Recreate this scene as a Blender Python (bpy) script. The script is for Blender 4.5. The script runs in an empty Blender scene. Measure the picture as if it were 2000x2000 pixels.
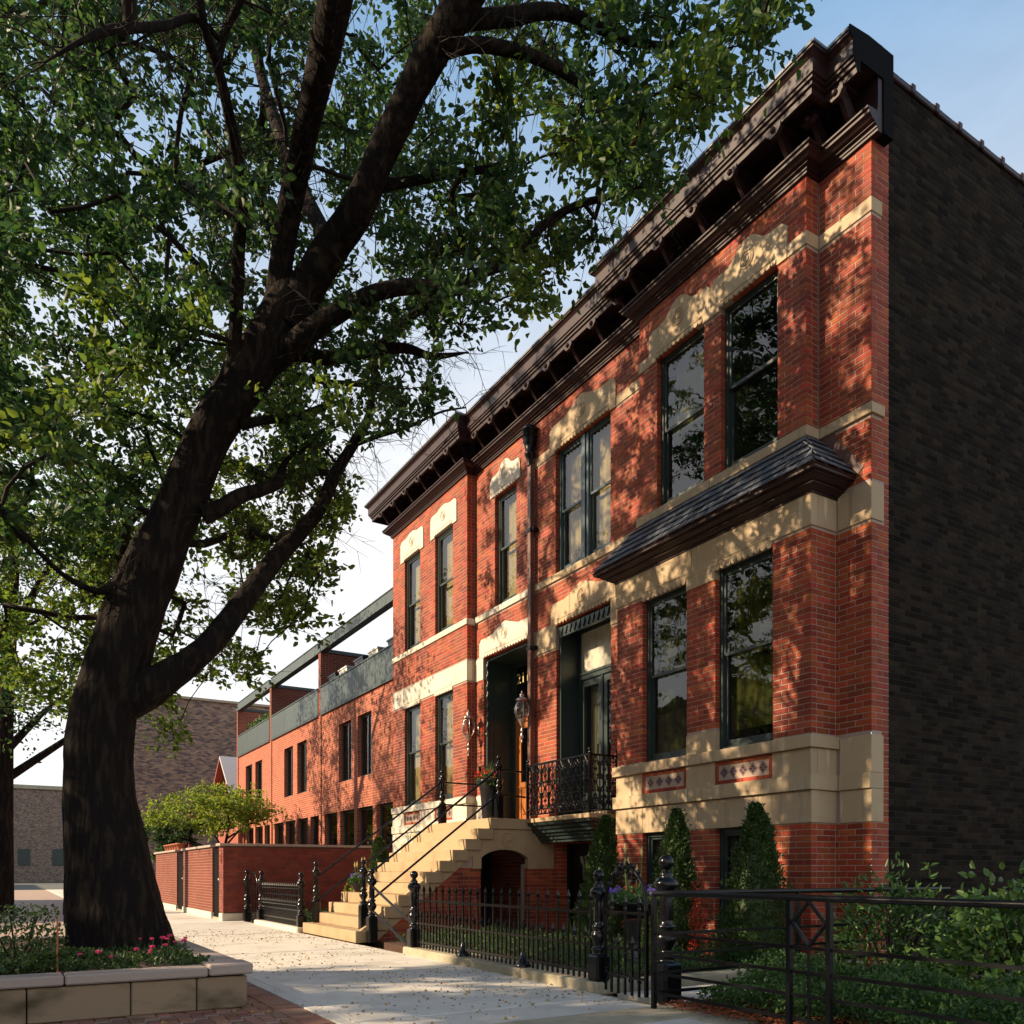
import bpy, bmesh, math, random
import numpy as np
from mathutils import Vector, Matrix, noise
PI = math.pi
C = bpy.context.scene.collection
scn = bpy.context.scene

# ------------------------------------------------------------------ camera, sky, sun, exposure
CAM_H = 1.05
FPX = 1620.0
YAW = math.radians(31.2)
cd = bpy.data.cameras.new('camera'); cam = bpy.data.objects.new('camera', cd); C.objects.link(cam)
cam.location = (0, 0, CAM_H); cam.rotation_euler = (PI/2, 0, -YAW)
cd.sensor_width = 36; cd.lens = 36*FPX/2000; cd.shift_y = 0.3525; cd.clip_end = 2000; cd.clip_start = 0.05
scn.camera = cam
SUN_EL = math.radians(27); SUN_AZ = math.radians(-67)     # azimuth measured from +Y towards +X
w = bpy.data.worlds.new('World'); scn.world = w; w.use_nodes = True
nt = w.node_tree; nt.nodes.clear()
sky = nt.nodes.new('ShaderNodeTexSky'); sky.sky_type = 'NISHITA'; sky.sun_disc = False
sky.sun_elevation = SUN_EL; sky.sun_rotation = SUN_AZ
sky.air_density = 1.0; sky.dust_density = 2.2; sky.ozone_density = 1.2; sky.altitude = 0
bg = nt.nodes.new('ShaderNodeBackground'); bg.inputs['Strength'].default_value = 0.088
wo = nt.nodes.new('ShaderNodeOutputWorld')
# thin high cloud veil, thicker towards the horizon
tcw = nt.nodes.new('ShaderNodeTexCoord'); mpw = nt.nodes.new('ShaderNodeMapping'); mpw.inputs['Scale'].default_value = (1.2, 1.2, 3.5)
nzw = nt.nodes.new('ShaderNodeTexNoise'); nzw.inputs['Scale'].default_value = 2.3; nzw.inputs['Detail'].default_value = 8; nzw.inputs['Roughness'].default_value = 0.62
rpw = nt.nodes.new('ShaderNodeValToRGB'); rpw.color_ramp.elements[0].position = 0.46; rpw.color_ramp.elements[0].color = (0, 0, 0, 1)
rpw.color_ramp.elements[1].position = 0.78; rpw.color_ramp.elements[1].color = (0.25, 0.25, 0.25, 1)
sep = nt.nodes.new('ShaderNodeSeparateXYZ'); mrg = nt.nodes.new('ShaderNodeMapRange')
mrg.inputs['From Min'].default_value = 0.02; mrg.inputs['From Max'].default_value = 0.9; mrg.inputs['To Min'].default_value = 0.95; mrg.inputs['To Max'].default_value = 0.5
addw = nt.nodes.new('ShaderNodeMath'); addw.operation = 'ADD'; addw.use_clamp = True
mixw = nt.nodes.new('ShaderNodeMix'); mixw.data_type = 'RGBA'
hzr = nt.nodes.new('ShaderNodeValToRGB'); hzr.color_ramp.elements[0].position = 0.44; hzr.color_ramp.elements[0].color = (1, 1, 1, 1)
hzr.color_ramp.elements[1].position = 0.70; hzr.color_ramp.elements[1].color = (0.33, 0.55, 0.82, 1)
e3 = hzr.color_ramp.elements.new(1.0); e3.color = (0.08, 0.17, 0.34, 1)
hzm = nt.nodes.new('ShaderNodeVectorMath'); hzm.operation = 'SCALE'; hzm.inputs['Scale'].default_value = 7.0
L = nt.links.new
L(tcw.outputs['Generated'], mpw.inputs[0]); L(mpw.outputs[0], nzw.inputs['Vector']); L(nzw.outputs['Fac'], rpw.inputs[0])
L(tcw.outputs['Generated'], sep.inputs[0]); L(sep.outputs['Z'], mrg.inputs['Value']); L(mrg.outputs[0], addw.inputs[0]); L(rpw.outputs[0], addw.inputs[1])
L(sep.outputs['Z'], hzr.inputs[0]); L(hzr.outputs[0], hzm.inputs[0]); L(hzm.outputs[0], mixw.inputs['B']); L(addw.outputs[0], mixw.inputs['Factor']); L(sky.outputs[0], mixw.inputs['A']); L(mixw.outputs['Result'], bg.inputs[0]); L(bg.outputs[0], wo.inputs[0])
sd = bpy.data.lights.new('sun', 'SUN'); sd.energy = 5.0; sd.angle = math.radians(0.53); sd.color = (1.0, 0.79, 0.54)
so = bpy.data.objects.new('sun', sd); C.objects.link(so)
sv = Vector((math.cos(SUN_EL)*math.sin(SUN_AZ), math.cos(SUN_EL)*math.cos(SUN_AZ), math.sin(SUN_EL)))
so.rotation_euler = sv.to_track_quat('Z', 'Y').to_euler(); so.location = (-20, 10, 15)
scn.view_settings.view_transform = 'Standard'; scn.view_settings.look = 'None'
scn.view_settings.exposure = 0.92; scn.view_settings.gamma = 1.0; scn.view_settings.use_curve_mapping = False

# ------------------------------------------------------------------ helpers
def wpt(px, py, D):
    """a point seen at a pixel of the 2000 px photograph, D metres along the view axis"""
    r = (px-1000)/FPX*D
    s, c = math.sin(YAW), math.cos(YAW)
    return Vector((D*s + r*c, D*c - r*s, CAM_H + (1705-py)*D/FPX))

def mat(name, col, rough=0.7, metal=0.0, spec=0.5, bump=None, var=None, noise=None, coat=0.0):
    """col base; var=(amount, scale) soft mottling; noise=(colour, scale, lo, hi) second colour; bump=(strength, scale)"""
    m = bpy.data.materials.new(name); m.use_nodes = True; t = m.node_tree; n = t.nodes; b = n['Principled BSDF']
    b.inputs['Base Color'].default_value = (*col, 1); b.inputs['Roughness'].default_value = rough
    b.inputs['Metallic'].default_value = metal; b.inputs['Specular IOR Level'].default_value = spec
    if coat: b.inputs['Coat Weight'].default_value = coat; b.inputs['Coat Roughness'].default_value = 0.12
    geo = n.new('ShaderNodeNewGeometry')
    cur = None
    def rgb(c):
        r = n.new('ShaderNodeRGB'); r.outputs[0].default_value = (*c, 1); return r.outputs[0]
    cur = rgb(col)
    if noise:
        for nc, sc, lo, hi in (noise if isinstance(noise, list) else [noise]):
            nz = n.new('ShaderNodeTexNoise'); nz.inputs['Scale'].default_value = 1.0; nz.inputs['Detail'].default_value = 6
            mp = n.new('ShaderNodeMapping'); mp.inputs['Scale'].default_value = sc if isinstance(sc, tuple) else (sc, sc, sc)
            t.links.new(geo.outputs['Position'], mp.inputs[0]); t.links.new(mp.outputs[0], nz.inputs['Vector'])
            r = n.new('ShaderNodeMapRange'); r.inputs['From Min'].default_value = lo; r.inputs['From Max'].default_value = hi
            t.links.new(nz.outputs['Fac'], r.inputs['Value'])
            mx = n.new('ShaderNodeMix'); mx.data_type = 'RGBA'
            t.links.new(r.outputs[0], mx.inputs['Factor']); t.links.new(cur, mx.inputs['A']); mx.inputs['B'].default_value = (*nc, 1)
            cur = mx.outputs['Result']
    if var:
        # value varies from piece to piece (mesh island and object)
        oi = n.new('ShaderNodeObjectInfo'); ad = n.new('ShaderNodeMath'); ad.operation = 'ADD'
        t.links.new(geo.outputs['Random Per Island'], ad.inputs[0]); t.links.new(oi.outputs['Random'], ad.inputs[1])
        fr = n.new('ShaderNodeMath'); fr.operation = 'FRACT'; t.links.new(ad.outputs[0], fr.inputs[0])
        r = n.new('ShaderNodeMapRange'); r.inputs['To Min'].default_value = 1-var; r.inputs['To Max'].default_value = 1+var
        t.links.new(fr.outputs[0], r.inputs['Value'])
        hs = n.new('ShaderNodeHueSaturation'); t.links.new(r.outputs[0], hs.inputs['Value']); t.links.new(cur, hs.inputs['Color'])
        r2 = n.new('ShaderNodeMapRange'); r2.inputs['To Min'].default_value = 0.5-var*0.03; r2.inputs['To Max'].default_value = 0.5+var*0.03
        m3 = n.new('ShaderNodeMath'); m3.operation = 'MULTIPLY'; m3.inputs[1].default_value = 7.31
        f3 = n.new('ShaderNodeMath'); f3.operation = 'FRACT'; t.links.new(fr.outputs[0], m3.inputs[0]); t.links.new(m3.outputs[0], f3.inputs[0])
        t.links.new(f3.outputs[0], r2.inputs['Value']); t.links.new(r2.outputs[0], hs.inputs['Hue'])
        cur = hs.outputs[0]
    t.links.new(cur, b.inputs['Base Color'])
    if bump:
        nz = n.new('ShaderNodeTexNoise'); nz.inputs['Scale'].default_value = bump[1]; nz.inputs['Detail'].default_value = 8
        if len(bump) > 2:
            mp = n.new('ShaderNodeMapping'); mp.inputs['Scale'].default_value = bump[2]
            t.links.new(geo.outputs['Position'], mp.inputs[0]); t.links.new(mp.outputs[0], nz.inputs['Vector'])
        else: t.links.new(geo.outputs['Position'], nz.inputs['Vector'])
        bp = n.new('ShaderNodeBump'); bp.inputs['Strength'].default_value = bump[0]; bp.inputs['Distance'].default_value = 0.05 if len(bump) > 2 else 0.02
        t.links.new(nz.outputs['Fac'], bp.inputs['Height']); t.links.new(bp.outputs[0], b.inputs['Normal'])
    return m

def leaf_mat(name, c1, c2, trans=0.45, rough=0.5):
    m = bpy.data.materials.new(name); m.use_nodes = True; t = m.node_tree; n = t.nodes
    b = n['Principled BSDF']; out = n['Material Output']
    b.inputs['Roughness'].default_value = rough; b.inputs['Specular IOR Level'].default_value = 0.35
    geo = n.new('ShaderNodeNewGeometry'); mx = n.new('ShaderNodeMix'); mx.data_type = 'RGBA'
    mx.inputs['A'].default_value = (*c1, 1); mx.inputs['B'].default_value = (*c2, 1)
    t.links.new(geo.outputs['Random Per Island'], mx.inputs['Factor'])
    t.links.new(mx.outputs['Result'], b.inputs['Base Color'])
    tr = n.new('ShaderNodeBsdfTranslucent')
    hs = n.new('ShaderNodeHueSaturation'); hs.inputs['Value'].default_value = 1.6; hs.inputs['Hue'].default_value = 0.485; hs.inputs['Saturation'].default_value = 1.05
    t.links.new(mx.outputs['Result'], hs.inputs['Color']); t.links.new(hs.outputs[0], tr.inputs[0])
    ms = n.new('ShaderNodeMixShader'); ms.inputs[0].default_value = trans
    t.links.new(b.outputs[0], ms.inputs[1]); t.links.new(tr.outputs[0], ms.inputs[2]); t.links.new(ms.outputs[0], out.inputs[0])
    return m

def brick_mat(name, c1, c2, mortar, bw=0.21, bh=0.067, ms=0.007, bump=0.6):
    """walls too far off for single bricks: courses as fine relief"""
    m = bpy.data.materials.new(name); m.use_nodes = True; t = m.node_tree; n = t.nodes; b = n['Principled BSDF']
    b.inputs['Roughness'].default_value = 0.85; b.inputs['Specular IOR Level'].default_value = 0.25
    geo = n.new('ShaderNodeNewGeometry'); sp = n.new('ShaderNodeSeparateXYZ'); t.links.new(geo.outputs['Position'], sp.inputs[0])
    ad = n.new('ShaderNodeMath'); ad.operation = 'ADD'; t.links.new(sp.outputs[0], ad.inputs[0]); t.links.new(sp.outputs[1], ad.inputs[1])
    cb = n.new('ShaderNodeCombineXYZ'); t.links.new(ad.outputs[0], cb.inputs[0]); t.links.new(sp.outputs[2], cb.inputs[1])
    br = n.new('ShaderNodeTexBrick'); br.inputs['Scale'].default_value = 1.0; br.inputs['Brick Width'].default_value = bw
    br.inputs['Row Height'].default_value = bh; br.inputs['Mortar Size'].default_value = ms; br.inputs['Mortar Smooth'].default_value = 0.2
    br.inputs['Color1'].default_value = (*c1, 1); br.inputs['Color2'].default_value = (*c2, 1); br.inputs['Mortar'].default_value = (*mortar, 1)
    t.links.new(cb.outputs[0], br.inputs['Vector'])
    nz = n.new('ShaderNodeTexNoise'); nz.inputs['Scale'].default_value = 1.3; nz.inputs['Detail'].default_value = 7; t.links.new(geo.outputs['Position'], nz.inputs['Vector'])
    r = n.new('ShaderNodeMapRange'); r.inputs['To Min'].default_value = 0.75; r.inputs['To Max'].default_value = 1.25; t.links.new(nz.outputs['Fac'], r.inputs['Value'])
    hs = n.new('ShaderNodeHueSaturation'); t.links.new(br.outputs['Color'], hs.inputs['Color']); t.links.new(r.outputs[0], hs.inputs['Value'])
    t.links.new(hs.outputs[0], b.inputs['Base Color'])
    bp = n.new('ShaderNodeBump'); bp.invert = True; bp.inputs['Strength'].default_value = bump; bp.inputs['Distance'].default_value = 0.01
    t.links.new(br.outputs['Fac'], bp.inputs['Height']); t.links.new(bp.outputs[0], b.inputs['Normal'])
    return m

def glass_mat(name, tint=(0.55, 0.6, 0.55), refl=1.0):
    m = bpy.data.materials.new(name); m.use_nodes = True; t = m.node_tree; n = t.nodes
    n.remove(n['Principled BSDF']); out = n['Material Output']
    tr = n.new('ShaderNodeBsdfTransparent'); tr.inputs[0].default_value = (*tint, 1)
    gl = n.new('ShaderNodeBsdfGlossy'); gl.inputs['Roughness'].default_value = 0.012; gl.inputs['Color'].default_value = (0.95, 0.97, 1, 1)
    geo = n.new('ShaderNodeNewGeometry')
    nz = n.new('ShaderNodeTexNoise'); nz.inputs['Scale'].default_value = 2.2; nz.inputs['Detail'].default_value = 2; t.links.new(geo.outputs['Position'], nz.inputs['Vector'])
    bp = n.new('ShaderNodeBump'); bp.inputs['Strength'].default_value = 0.10; bp.inputs['Distance'].default_value = 0.03
    t.links.new(nz.outputs['Fac'], bp.inputs['Height']); t.links.new(bp.outputs[0], gl.inputs['Normal'])
    fr = n.new('ShaderNodeFresnel'); fr.inputs['IOR'].default_value = 1.65
    mu = n.new('ShaderNodeMath'); mu.operation = 'MULTIPLY'; mu.inputs[1].default_value = refl; mu.use_clamp = True
    bf = n.new('ShaderNodeMath'); bf.operation = 'SUBTRACT'; bf.inputs[0].default_value = 1.0; t.links.new(geo.outputs['Backfacing'], bf.inputs[1])
    m0 = n.new('ShaderNodeMath'); m0.operation = 'MULTIPLY'; t.links.new(fr.outputs[0], m0.inputs[0]); t.links.new(bf.outputs[0], m0.inputs[1])
    t.links.new(m0.outputs[0], mu.inputs[0])
    ms = n.new('ShaderNodeMixShader'); t.links.new(mu.outputs[0], ms.inputs[0]); t.links.new(tr.outputs[0], ms.inputs[1]); t.links.new(gl.outputs[0], ms.inputs[2])
    t.links.new(ms.outputs[0], out.inputs[0]); return m

M = {}
M['brick'] = mat('red_pressed_brick', (0.295, 0.055, 0.018), 0.75, var=0.30, spec=0.3, bump=(0.25, 60), noise=[((0.21, 0.036, 0.020), 5.0, 0.45, 0.75), ((0.15, 0.030, 0.020), (1.3, 1.3, 0.4), 0.52, 0.78)])
M['mortar'] = mat('lime_mortar', (0.35, 0.26, 0.205), 0.95, bump=(0.2, 90))
M['common'] = mat('dark_common_brick', (0.019, 0.0135, 0.009), 0.95, spec=0.1, var=0.7, noise=((0.010, 0.0085, 0.007), 3.0, 0.4, 0.65), bump=(0.5, 50))  # very dark brick of the side, rear and party walls
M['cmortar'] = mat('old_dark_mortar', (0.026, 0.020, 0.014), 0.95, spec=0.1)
M['stone'] = mat('buff_sandstone', (0.43, 0.325, 0.205), 0.85, spec=0.25, var=0.06, bump=(0.25, 35),
                 noise=[((0.40, 0.29, 0.18), (1.5, 1.5, 4), 0.45, 0.75), ((0.62, 0.52, 0.38), (9, 9, 1.2), 0.60, 0.75), ((0.24, 0.18, 0.12), (10, 10, 0.8), 0.58, 0.78)])
M['limestone'] = mat('cleaned_sun_paled_stone', (0.58, 0.52, 0.43), 0.85, spec=0.25, bump=(0.2, 35), noise=((0.48, 0.42, 0.33), (3, 3, 3), 0.5, 0.75))  # paler than the sandstone: part cleaning, part sunlight put into the colour
M['step'] = mat('honey_stone_steps', (0.40, 0.29, 0.17), 0.8, spec=0.25, var=0.05, bump=(0.2, 30), noise=((0.34, 0.23, 0.13), (3, 3, 3), 0.45, 0.7))
M['maroon'] = mat('maroon_painted_metal', (0.030, 0.0125, 0.0125), 0.42, spec=0.28, bump=(0.04, 20), noise=((0.020, 0.009, 0.009), 4.0, 0.45, 0.7))
M['green'] = mat('dark_green_paint', (0.022, 0.036, 0.034), 0.35, spec=0.5)
M['bluegreen'] = mat('slate_blue_green_paint', (0.045, 0.075, 0.085), 0.35)
M['slate'] = mat('roof_slate', (0.085, 0.095, 0.115), 0.45, var=0.45, bump=(0.25, 40), spec=0.5)
M['iron'] = mat('black_gloss_iron', (0.004, 0.004, 0.005), 0.22, spec=0.35)
M['irond'] = mat('black_satin_iron', (0.004, 0.004, 0.005), 0.35, spec=0.28)
M['zinc'] = mat('green_grey_metal_panel', (0.038, 0.058, 0.060), 0.5, var=0.12, noise=((0.055, 0.075, 0.070), (6, 6, 0.8), 0.5, 0.75))
M['copper'] = mat('brown_downspout_paint', (0.13, 0.050, 0.030), 0.45, noise=((0.09, 0.04, 0.03), (8, 8, 1), 0.45, 0.7))
M['glass'] = glass_mat('window_glass', (0.8, 0.82, 0.78))
M['glass_d'] = glass_mat('dark_window_glass', (0.62, 0.66, 0.58), 1.0)
M['room'] = mat('dark_room', (0.022, 0.020, 0.016), 0.9)
M['blind'] = mat('tan_window_blind', (0.50, 0.36, 0.19), 0.9, noise=((0.40, 0.28, 0.15), (14, 14, 0.3), 0.4, 0.7))
M['blindo'] = mat('olive_window_shade', (0.17, 0.14, 0.05), 0.9, noise=((0.06, 0.055, 0.026), (10, 10, 0.3), 0.4, 0.7))
M['curtain'] = mat('cream_curtain', (0.32, 0.27, 0.19), 0.9)
M['lace'] = mat('frosted_transom', (0.50, 0.46, 0.36), 0.35, noise=((0.30, 0.29, 0.24), 10.0, 0.5, 0.7))
M['wood'] = mat('varnished_oak_door', (0.36, 0.125, 0.030), 0.35, bump=(0.1, 8, (40, 40, 3)), noise=((0.24, 0.075, 0.018), (30, 30, 2), 0.4, 0.7))
M['concrete'] = mat('pale_concrete', (0.60, 0.56, 0.50), 0.9, var=0.06, bump=(0.25, 90), noise=[((0.50, 0.46, 0.40), 2.5, 0.45, 0.7), ((0.40, 0.36, 0.30), (.7, .7, .7), 0.56, 0.72), ((0.36, 0.33, 0.29), 14.0, 0.66, 0.74)])
M['kerb'] = mat('weathered_kerb_stone', (0.36, 0.31, 0.22), 0.9, var=0.1, bump=(0.4, 30), noise=((0.27, 0.24, 0.16), 5.0, 0.45, 0.7))
M['planter'] = mat('tan_cast_stone', (0.27, 0.19, 0.115), 0.85, var=0.07, bump=(0.2, 60), noise=((0.08, 0.058, 0.028), (1.8, 1.8, 4), 0.50, 0.68))
M['cap'] = mat('grey_cast_stone_cap', (0.36, 0.28, 0.235), 0.85, var=0.05, bump=(0.2, 60))
M['paver'] = mat('clay_paver', (0.26, 0.110, 0.070), 0.85, var=0.25, bump=(0.3, 50), noise=((0.20, 0.12, 0.08), 3.0, 0.45, 0.7))
M['soil'] = mat('mulch_soil', (0.060, 0.030, 0.018), 0.95, bump=(1.0, 40), noise=((0.12, 0.05, 0.025), 30.0, 0.5, 0.7))
M['asphalt'] = mat('asphalt', (0.05, 0.05, 0.05), 0.9, bump=(0.3, 60))
M['bark'] = mat('furrowed_bark', (0.012, 0.009, 0.008), 0.95, spec=0.1, bump=(1.0, 3, (5, 5, 1.3)), noise=((0.028, 0.020, 0.014), (16, 16, 3.2), 0.5, 0.62))
M['twig'] = mat('twig_bark', (0.018, 0.013, 0.010), 0.9, spec=0.2)
M['leaf'] = leaf_mat('tree_leaf', (0.014, 0.044, 0.018), (0.055, 0.110, 0.022), 0.45)
M['leafm'] = leaf_mat('backlit_tree_leaf', (0.035, 0.090, 0.018), (0.13, 0.185, 0.028), 0.5)  # yellow-green of sun shining through the leaves, put into the colour
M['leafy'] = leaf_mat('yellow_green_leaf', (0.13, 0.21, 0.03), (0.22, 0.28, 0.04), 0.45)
M['leafd'] = leaf_mat('evergreen_leaf', (0.018, 0.045, 0.012), (0.055, 0.095, 0.020), 0.22)
M['leafh'] = leaf_mat('hedge_leaf', (0.028, 0.075, 0.020), (0.075, 0.150, 0.035), 0.3)
M['leafb'] = leaf_mat('glossy_shrub_leaf', (0.035, 0.085, 0.025), (0.085, 0.150, 0.035), 0.25, 0.35)
M['irisl'] = leaf_mat('strap_leaf', (0.07, 0.13, 0.04), (0.14, 0.20, 0.06), 0.3)
M['pink'] = leaf_mat('pink_petal', (0.70, 0.05, 0.14), (0.85, 0.16, 0.30), 0.3)
M['purple'] = leaf_mat('violet_petal', (0.22, 0.12, 0.55), (0.38, 0.22, 0.70), 0.3)
M['red'] = leaf_mat('red_petal', (0.45, 0.04, 0.02), (0.60, 0.10, 0.04), 0.3)
M['bud'] = leaf_mat('pale_bud', (0.45, 0.42, 0.15), (0.60, 0.55, 0.25), 0.3)
M['litter'] = mat('yellow_leaf_litter', (0.34, 0.22, 0.06), 0.9, var=0.4)
M['mbrick'] = brick_mat('orange_modern_brick', (0.40, 0.095, 0.045), (0.29, 0.062, 0.032), (0.40, 0.24, 0.17), ms=0.009)
M['gbrick'] = brick_mat('garden_wall_brick', (0.19, 0.042, 0.022), (0.14, 0.032, 0.020), (0.26, 0.16, 0.12))  # shade on the street-side garden walls put into the darker colour
M['fbrick'] = brick_mat('far_common_brick', (0.36, 0.25, 0.165), (0.075, 0.06, 0.07), (0.19, 0.15, 0.13), bw=0.22, bh=0.075, ms=0.008)
M['redwood'] = mat('red_board_wall', (0.28, 0.07, 0.045), 0.8)
M['paleroof'] = mat('pale_metal_roof', (0.50, 0.50, 0.50), 0.5)
M['shingle'] = mat('tan_wood_shingle', (0.30, 0.22, 0.12), 0.9, var=0.3)
M['matblack'] = mat('matt_black_paint', (0.004, 0.004, 0.005), 0.9, spec=0.1)
M['silver'] = mat('brushed_lamp_metal', (0.42, 0.36, 0.33), 0.28, metal=0.85)
M['lampglass'] = glass_mat('lamp_glass', (0.72, 0.60, 0.56), 1.2)
M['tile'] = mat('blue_white_tile', (0.17, 0.085, 0.075), 0.5)
M['tiled'] = mat('navy_tile', (0.02, 0.03, 0.06), 0.3)
M['terra'] = mat('terracotta', (0.42, 0.13, 0.06), 0.8)
M['white'] = mat('white_painted_pot', (0.62, 0.60, 0.55), 0.6)
M['pot'] = mat('black_glazed_pot', (0.012, 0.012, 0.013), 0.3)
M['gmortar'] = mat('red_tinted_mortar', (0.12, 0.05, 0.035), 0.95)
M['gold'] = mat('pale_gold_number', (0.75, 0.62, 0.30), 0.35, metal=0.3)
M['lead'] = mat('lead_flashing', (0.10, 0.045, 0.035), 0.6)

def tag(o, label=None, cat=None, group=None, kind=None):
    if label: o['label'] = label
    if cat: o['category'] = cat
    if group: o['group'] = group
    if kind: o['kind'] = kind
    return o
def thing(name, label, cat, loc=(0, 0, 0), group=None):
    o = bpy.data.objects.new(name, None); C.objects.link(o); o.location = loc; o.empty_display_size = 0.2
    return tag(o, label, cat, group)
def setpar(o, p):
    if p is not None:
        o.parent = p
        # world positions are kept: every parent is unrotated, and offset is taken off here
        off = Vector((0, 0, 0)); q = p
        while q is not None: off += q.location; q = q.parent
        o.location = Vector(o.location) - off

class MB:
    def __init__(s): s.v = []; s.f = []; s.sm = []
    def add(s, vs, fs, smooth=False):
        n = len(s.v); s.v += [tuple(v) for v in vs]; s.f += [tuple(i+n for i in f) for f in fs]; s.sm += [smooth]*len(fs); return s
    def box(s, x0, x1, y0, y1, z0, z1):
        return s.add([(x0, y0, z0), (x1, y0, z0), (x1, y1, z0), (x0, y1, z0), (x0, y0, z1), (x1, y0, z1), (x1, y1, z1), (x0, y1, z1)],
              [(0, 3, 2, 1), (4, 5, 6, 7), (0, 1, 5, 4), (1, 2, 6, 5), (2, 3, 7, 6), (3, 0, 4, 7)])
    def bbox(s, x0, x1, y0, y1, z0, z1, b=0.01):
        """box with chamfered edges"""
        bm = bmesh.new(); bmesh.ops.create_cube(bm, size=1)
        for v in bm.verts: v.co = Vector(((x0+x1)/2+v.co.x*(x1-x0), (y0+y1)/2+v.co.y*(y1-y0), (z0+z1)/2+v.co.z*(z1-z0)))
        bmesh.ops.bevel(bm, geom=bm.edges[:], offset=b, segments=1, affect='EDGES', profile=0.5)
        bm.verts.index_update()
        s.add([v.co[:] for v in bm.verts], [[v.index for v in f.verts] for f in bm.faces]); bm.free(); return s
    def tube(s, p, q, r0, r1=None, n=8, caps=True, smooth=True):
        p = Vector(p); q = Vector(q); r1 = r0 if r1 is None else r1
        d = (q-p).normalized(); a = d.orthogonal().normalized(); b = d.cross(a)
        vs = []
        for c_, r in ((p, r0), (q, r1)):
            for i in range(n):
                t = 2*PI*i/n; vs.append(c_ + a*math.cos(t)*r + b*math.sin(t)*r)
        fs = [(i, (i+1) % n, n+(i+1) % n, n+i) for i in range(n)]
        s.add(vs, fs, smooth)
        if caps: s.add(vs[:n], [tuple(reversed(range(n)))]); s.add(vs[n:], [tuple(range(n))])
        return s
    def path(s, pts, rs, n=8, smooth=True, jit=None):
        """tube along a polyline with parallel frames"""
        pts = [Vector(p) for p in pts]; m = len(pts)
        if not hasattr(rs, '__len__'): rs = [rs]*m
        vs = []; a = None
        for k in range(m):
            d = (pts[min(k+1, m-1)] - pts[max(k-1, 0)])
            if d.length < 1e-7: d = Vector((0, 0, 1))
            d.normalize()
            if a is None: a = d.orthogonal().normalized()
            a = (a - d*a.dot(d)); a = a.normalized() if a.length > 1e-6 else d.orthogonal().normalized()
            b = d.cross(a)
            for i in range(n):
                t = 2*PI*i/n; r = rs[k]*(1+(jit(k, i) if jit else 0)); vs.append(pts[k] + a*math.cos(t)*r + b*math.sin(t)*r)
        fs = [(k*n+i, k*n+(i+1) % n, (k+1)*n+(i+1) % n, (k+1)*n+i) for k in range(m-1) for i in range(n)]
        s.add(vs, fs, smooth); s.add(vs[:n], [tuple(reversed(range(n)))]); s.add(vs[-n:], [tuple(range(n))]); return s
    def lathe(s, prof, c=(0, 0, 0), n=12, smooth=True, sq=None):
        vs = []; cx, cy, cz = c
        for (r, z) in prof:
            for i in range(n):
                t = 2*PI*(i+0.5)/n; vs.append((cx+r*math.cos(t), cy+r*math.sin(t), cz+z))
        m = len(prof)
        s.add(vs, [(k*n+i, k*n+(i+1) % n, (k+1)*n+(i+1) % n, (k+1)*n+i) for k in range(m-1) for i in range(n)], smooth)
        s.add(vs[:n], [tuple(reversed(range(n)))]); s.add(vs[-n:], [tuple(range(n))]); return s
    def sphere(s, c, r, n=10, m=7, sz=1.0):
        return s.lathe([(max(r*math.sin(PI*k/m), 1e-4), -r*sz*math.cos(PI*k/m)) for k in range(m+1)], c, n)
    def prism(s, poly, axis, a0, a1):
        """poly of (u,z) extruded along axis 'x' (u=y) or 'y' (u=x)"""
        n = len(poly)
        area = sum(poly[i][0]*poly[(i+1) % n][1]-poly[(i+1) % n][0]*poly[i][1] for i in range(n))
        if area < 0: poly = poly[::-1]
        if axis == 'x': vs = [(a0, u, z) for u, z in poly]+[(a1, u, z) for u, z in poly]; fl = False
        else: vs = [(u, a0, z) for u, z in poly]+[(u, a1, z) for u, z in poly]; fl = True
        fs = [tuple(reversed(range(n))), tuple(range(n, 2*n))]+[(i, (i+1) % n, n+(i+1) % n, n+i) for i in range(n)]
        if fl: fs = [tuple(reversed(f)) for f in fs]
        return s.add(vs, fs)
    def sweep(s, line, prof, close_ends=True):
        """profile (offset outwards, z) swept along a plan polyline with mitres; outward is to the left (-x) when walking +y"""
        P = [Vector((x, y)) for x, y in line]; m = len(P); nrm = []
        for i in range(m-1):
            d = (P[i+1]-P[i]).normalized(); nrm.append(Vector((-d.y, d.x)))
        k = len(prof); vs = []
        for i in range(m):
            if i == 0: mv = nrm[0]
            elif i == m-1: mv = nrm[-1]
            else:
                a, b = nrm[i-1], nrm[i]; mv = (a+b)/(1+a.dot(b))
            for o, z in prof: q = P[i]+mv*o; vs.append((q.x, q.y, z))
        fs = [(i*k+j, i*k+(j+1) % k, (i+1)*k+(j+1) % k, (i+1)*k+j) for i in range(m-1) for j in range(k)]
        s.add(vs, fs)
        if close_ends: s.add(vs[:k], [tuple(reversed(range(k)))]); s.add(vs[-k:], [tuple(range(k))])
        return s
    def build(s, name, m, parent=None, kind=None, label=None, origin=None):
        me = bpy.data.meshes.new(name)
        o0 = Vector(origin) if origin is not None else Vector((0, 0, 0))
        me.from_pydata([tuple(Vector(v)-o0) for v in s.v] if origin is not None else s.v, [], s.f)
        me.polygons.foreach_set('use_smooth', s.sm)
        me.materials.append(m); me.update()
        o = bpy.data.objects.new(name, me); C.objects.link(o); o.location = o0
        setpar(o, parent)
        if kind: o['kind'] = kind
        if label: o['label'] = label
        return o
def fixn(o):
    bm = bmesh.new(); bm.from_mesh(o.data); bmesh.ops.recalc_face_normals(bm, faces=bm.faces[:]); bm.to_mesh(o.data); bm.free(); return o
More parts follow.
